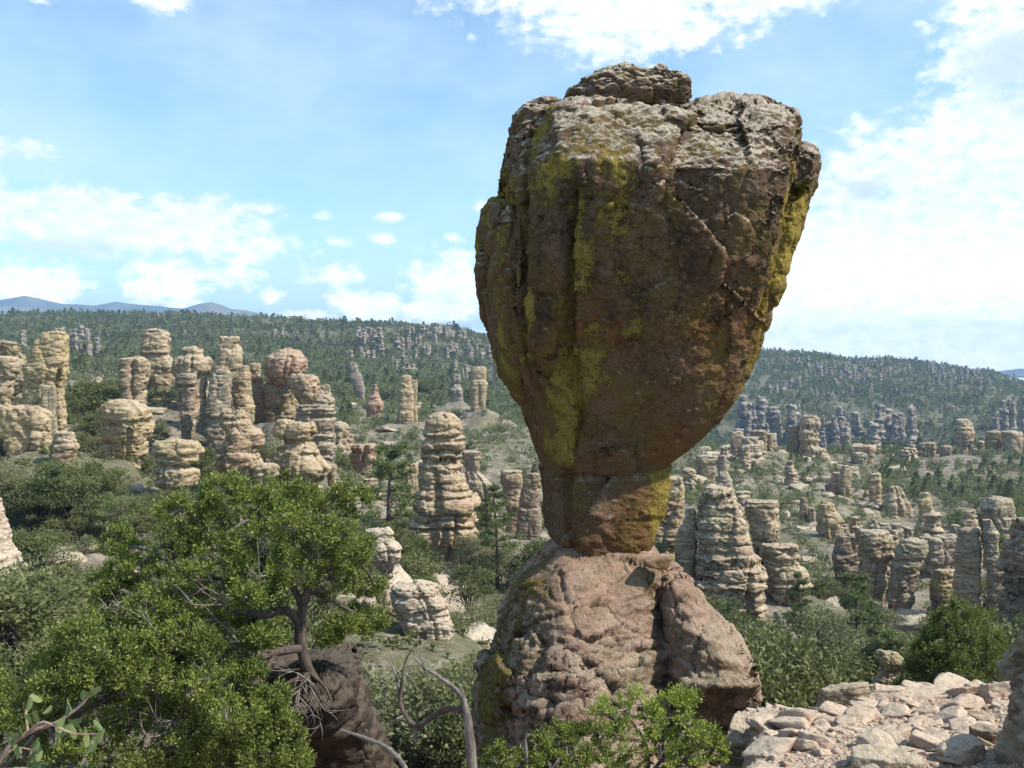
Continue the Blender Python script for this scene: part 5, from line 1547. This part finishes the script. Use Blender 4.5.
# dead grey twigs: fans of bare branchlets
fan = []
for (px, py, Y, ang, ln, cnt) in ((300, 676, 8.85, 250, 60, 16), (270, 655, 8.7, 215, 70, 12), (240, 640, 8.55, 170, 60, 12), (190, 650, 8.35, 185, 70, 12), (250, 690, 8.35, 230, 60, 12), (160, 640, 8.3, 160, 60, 8),
                                  (180, 725, 8.0, 175, 60, 12), (130, 660, 8.2, 200, 60, 10), (225, 600, 8.5, 150, 50, 8), (262, 575, 8.5, 110, 40, 8), (300, 690, 8.8, 285, 50, 14), (205, 700, 8.1, 120, 50, 8), (310, 560, 8.6, 100, 40, 7)):
    for k in range(int(cnt * 0.5)):
        a = R(ang + rg.normal() * 32)
        L = ln * rg.uniform(0.4, 1.1)
        ex, ey = px + L * math.cos(a), py - L * math.sin(a)
        p0, p1 = np.array(P(px + rg.normal() * 4, py + rg.normal() * 4, Y)), np.array(P(ex, ey, Y - rg.uniform(-.25, .3)))
        pm = (p0 + p1) / 2 + rg.normal(size=3) * 0.075
        fan.append(tube([p0, pm, p1], (0.008, 0.0055, 0.0015), 4))
        for s in range(2):
            e_ = pm + (p1 - p0) * 0.35 + rg.normal(size=3) * 0.09
            fan.append(tube([pm, (pm + e_) / 2 + rg.normal(size=3) * 0.012, e_], (0.005, 0.004, 0.0015), 3))
link('dead_twigs', rel(mesh('dead_twigs', *join(fan), B_GREY), JB), juniper)


def near_plant(name, label, cat, base, stems, CLs, seed, mat, tufts, per, leaf, tuft_r, bark=None, deads=()):
    org = P(*base)
    root = link(name, None, None, org, label, cat)
    pc, at = [], []
    for k, (pts, r0, r1) in enumerate(stems):
        q = pp(pts)
        pc.append(tube(q, np.linspace(r0, r1, len(q)), 7, k, 0.1))
        at += [np.array(v) for v in q]
    link('trunk', rel(mesh('trunk', *join(pc), bark or B_GREY), org), root)
    cr, tw = spray_crown([(tuple(P(a, b, c)), r * c / F) for (a, b, c, r) in CLs], seed, mat, tufts, per, leaf, tuft_r, attach=at, twig_mat=bark)
    link('crown', rel(cr, org), root)
    link('twigs', rel(tw, org), root)
    if deads:
        pc = [tube(pp(pts), np.linspace(r0, r1, len(pts)), 6, 3, 0.15) for (pts, r0, r1) in deads]
        link('dead_stub', rel(mesh('dead_stub', *join(pc), B_GREY), org), root)
    return root


near_plant('juniper_shrub', 'bright green juniper shrub in front of the pedestal foot', 'juniper shrub', (640, 860, 8.7),
           [([(640, 870, 8.7), (644, 800, 8.6), (648, 750, 8.6), (625, 712, 8.6)], .03, .008), ([(646, 780, 8.6), (668, 752, 8.5), (690, 725, 8.5)], .02, .007), ([(642, 800, 8.6), (610, 765, 8.6), (598, 735, 8.7)], .02, .007),
            ([(652, 772, 8.6), (690, 758, 8.4), (712, 750, 8.4)], .018, .006)],
           [(642, 708, 8.7, 22), (612, 718, 8.7, 20), (672, 715, 8.6, 22), (698, 738, 8.5, 22), (664, 745, 8.5, 22), (622, 748, 8.5, 24), (596, 738, 8.8, 16), (712, 758, 8.5, 16), (690, 768, 8.4, 24), (640, 775, 8.4, 24), (600, 775, 8.5, 24), (684, 700, 8.7, 12)],
           51, L_JUN, 24, 75, 0.015, 0.055)
near_plant('juniper_shrub', 'lower juniper shrub with a broken white stub, left foot of the pedestal', 'juniper shrub', (520, 850, 8.5),
           [([(525, 860, 8.5), (522, 800, 8.4), (505, 775, 8.4)], .03, .008), ([(524, 810, 8.4), (548, 775, 8.4), (565, 750, 8.5)], .022, .007)],
           [(560, 742, 8.6, 20), (540, 752, 8.5, 16), (500, 762, 8.4, 18), (580, 762, 8.5, 18), (552, 772, 8.4, 22), (520, 778, 8.3, 20), (482, 778, 8.4, 18), (572, 735, 8.7, 12)],
           52, L_JUN, 24, 75, 0.015, 0.052, None, (([(526, 800, 8.35), (527, 765, 8.35), (525, 740, 8.35), (531, 734, 8.35)], .022, .014),))
near_plant('broadleaf_tree', 'bright green broadleaf tree beyond the rubble ledge', 'tree', (962, 730, 17),
           [([(962, 735, 17), (960, 690, 17), (966, 650, 17), (962, 610, 17)], .07, .015), ([(961, 690, 17), (938, 665, 16.8), (925, 650, 16.8)], .04, .012), ([(963, 680, 17), (985, 655, 17), (992, 635, 17)], .04, .012), ([(966, 650, 17), (950, 625, 17)], .03, .01)],
           [(962, 612, 17, 13), (948, 624, 17, 15), (980, 622, 17.1, 15), (968, 634, 16.7, 16), (938, 640, 16.9, 14), (990, 640, 17, 13), (926, 655, 16.9, 12), (955, 655, 16.6, 17), (980, 655, 16.7, 16), (936, 668, 16.7, 15), (963, 675, 16.5, 17), (990, 668, 16.9, 13), (916, 668, 17, 10),
            (945, 688, 16.7, 15), (975, 690, 16.6, 15), (925, 685, 16.8, 12), (996, 655, 17.2, 10), (905, 690, 17, 9)],
           53, L_BRIGHT, 26, 55, 0.032, 0.11)
near_plant('yellow_shrub', 'low yellow-green twiggy shrub just beyond the rubble left end', 'shrub', (792, 735, 21),
           [([(792, 740, 21), (790, 710, 21), (800, 690, 21)], .04, .01), ([(791, 720, 21), (775, 695, 21)], .03, .01)],
           [(790, 690, 21, 14), (812, 695, 21, 13), (772, 692, 21, 12), (800, 705, 20.8, 14), (765, 705, 21, 12), (822, 708, 21, 10), (782, 708, 20.7, 13)],
           54, leaf_material('yellow_leaf', (0.15, 0.155, 0.05), (0.24, 0.235, 0.08), scale=2), 24, 50, 0.03, 0.11)

# the trees of the middle distance that the photograph shows singly
for (kind, lb, px, pb, Y, hpx, wf, lib) in (
        ('pine_tree', 'feathery dark pinyon standing right of the stacked cone', 498, 560, 66, 74, 1.0, PINES),
        ('pine_tree', 'pinyon with a bare lower trunk left of the stacked cone', 388, 545, 60, 105, 1.1, PINES),
        ('pine_tree', 'slender pinyon with a thin dark trunk in the right hollow', 857, 668, 44, 92, 0.9, PINES),
        ('pine_tree', 'leaning young pine beside the layered shoulder rock', 802, 640, 52, 66, 0.8, PINES),
        ('sage_shrub', 'wide grey-green shrub in the right hollow above the yellow one', 812, 672, 38, 70, 1.2, SAGES),
        ('sage_shrub', 'pale open shrub at the left edge over the juniper', 36, 655, 30, 105, 0.85, SAGES),
        ('oak_shrub', 'round green oak on the sandy floor by the pedestal left side', 470, 605, 50, 42, 1.1, OAKS),
        ('oak_shrub', 'oak shrub filling the gully behind the forked dead branch', 432, 735, 25, 62, 1.0, OAKS),
        ('sage_shrub', 'grey shrub at the foot of the pale sloping slab', 392, 722, 27, 48, 1.2, SAGES),
        ('oak_shrub', 'small green shrub between the pale slab and the pedestal', 468, 705, 30, 44, 1.0, OAKS),
        ('sage_shrub', 'low shrub in the gully above the bare grey branch', 392, 775, 21, 62, 1.2, SAGES),
        ('oak_shrub', 'dark oak clump between the ledge rock and the red-based block', 86, 450, 95, 62, 1.1, OAKS)):
    b0 = P(px, pb, Y)
    root = link(kind, None, None, b0, lb, 'pine tree' if kind == 'pine_tree' else 'shrub', 'pines of the valley' if kind == 'pine_tree' else 'shrubs of the valley')
    hm = hpx * Y / F
    s = hm if kind == 'pine_tree' else hm / 0.8
    root.scale = (s * wf, s * wf, s)
    root.rotation_euler = (0, 0, px * 0.7)
    crown, trunk = lib[int(px) % len(lib)]
    link('trunk', trunk, root)
    link('crown', crown, root)

# dead wood
sn = P(470, 800, 7.0)
snag = link('dead_snag', None, None, sn, 'grey forked dead branch curving up beside the pedestal', 'dead branch')
link('trunk', rel(mesh('trunk', *tube(pp([(474, 860, 7), (473, 790, 7), (470, 745, 7), (467, 715, 7), (463, 697, 7), (461, 686, 7)]), (.044, .04, .036, .03, .018, .004), 12, 1, 0.2), B_GREY), sn), snag)
br = [([(468, 712, 7), (446, 709, 7.05), (426, 721, 7.1), (416, 727, 7.1), (406, 716, 7.15), (400, 702, 7.2), (402, 682, 7.2), (405, 662, 7.25), (413, 648, 7.25)], (.025, .022, .02, .02, .017, .015, .012, .009, .003)),
      ([(465, 702, 7), (456, 690, 7), (441, 678, 7), (425, 668, 7.05), (412, 656, 7.05)], (.02, .017, .015, .011, .003)),
      ([(416, 727, 7.1), (415, 745, 7.1)], (.018, .004)), ([(400, 702, 7.2), (396, 676, 7.25), (386, 654, 7.3)], (.012, .01, .003)), ([(404, 716, 7.15), (392, 722, 7.1), (378, 740, 7.1)], (.01, .007, .002)),
      ([(425, 668, 7.05), (418, 650, 7.1)], (.01, .003))]
for k, (pts, rad) in enumerate(br):
    link('branch', rel(mesh('branch', *tube(pp(pts), rad, 9, k, 0.22), B_DARK if k == 0 else B_GREY), sn), snag)
dl = P(385, 750, 6.5)
tag_ = link('fallen_branch', mesh('fallen_branch', *tube(pp([(340, 730, 6.8), (362, 737, 6.7), (384, 746, 6.6), (400, 760, 6.5), (410, 782, 6.4), (418, 830, 6.4)]), (.006, .012, .014, .016, .018, .02), 8, 4, 0.15), B_GREY), None, None,
            'bare grey branch slanting below the dark juniper rock', 'dead branch')
dl2 = P(790, 640, 46)
link('fallen_log', mesh('fallen_log', *tube(pp([(776, 612, 47), (786, 630, 46.5), (798, 645, 46)]), (.16, .2, .22), 8, 2, 0.15), B_GREY), None, None, 'fallen grey log on the brushy slope below the shoulder rock', 'log')

# manzanita sprig at the lower left
mo = P(10, 800, 3.0)
manz = link('manzanita', None, None, mo, 'manzanita sprig with oval leaves on reddish stems, lower left corner', 'shrub')
st = [([(-20, 830, 3), (0, 760, 3), (28, 733, 3), (58, 722, 3), (84, 702, 3), (93, 687, 3)], .009, .003), ([(28, 733, 3), (44, 722, 2.95), (74, 734, 2.95), (103, 733, 2.95)], .006, .002), ([(0, 760, 3), (16, 748, 3), (40, 752, 3)], .006, .002),
      ([(28, 733, 3), (26, 712, 3.05), (30, 695, 3.05)], .005, .002), ([(58, 722, 3), (55, 745, 2.95)], .004, .002), ([(-10, 790, 3), (8, 770, 2.95), (30, 768, 2.95)], .006, .002)]
link('stem', rel(mesh('stem', *join([tube(pp(p), np.linspace(a, c, len(p)), 6) for p, a, c in st]), B_RED), mo), manz)
rg = np.random.default_rng(3)
lf = []
tips = [(30, 706), (36, 716), (20, 728), (8, 742), (3, 752), (50, 712), (62, 728), (70, 726), (72, 708), (77, 722), (86, 734), (90, 745), (97, 728), (100, 740), (55, 745), (60, 735), (40, 752), (32, 745), (12, 738), (22, 768), (33, 764), (94, 690), (84, 694), (20, 752), (2, 770)]
for (px, py) in tips:
    for q in range(2):
        c = np.array(P(px + rg.normal() * 3, py + rg.normal() * 3, 3.0 + rg.normal() * 0.04))
        d = rg.normal(size=3) * 0.5 + np.array((rg.normal() * 0.3, -0.1, 0.8))
        d /= np.linalg.norm(d)
        s = np.cross(d, rg.normal(size=3) + np.array((0, -1.5, 0)))
        s /= np.linalg.norm(s)
        nn = np.cross(d, s)
        th = np.linspace(0, 2 * math.pi, 12, endpoint=False)
        L, W = 0.021 * rg.uniform(0.8, 1.25), 0.010 * rg.uniform(0.8, 1.2)
        rim = c + np.cos(th)[:, None] * d * L + np.sin(th)[:, None] * s * W + (np.sin(th) ** 2)[:, None] * nn * 0.003
        V = np.vstack([rim, c[None]])
        Fq = [(i, (i + 1) % 12, (i + 2) % 12, 12) for i in range(0, 12, 2)]
        lf.append((V, np.array(Fq)))
link('leaves', rel(mesh('leaves', *join(lf), L_MANZ), mo), manz)
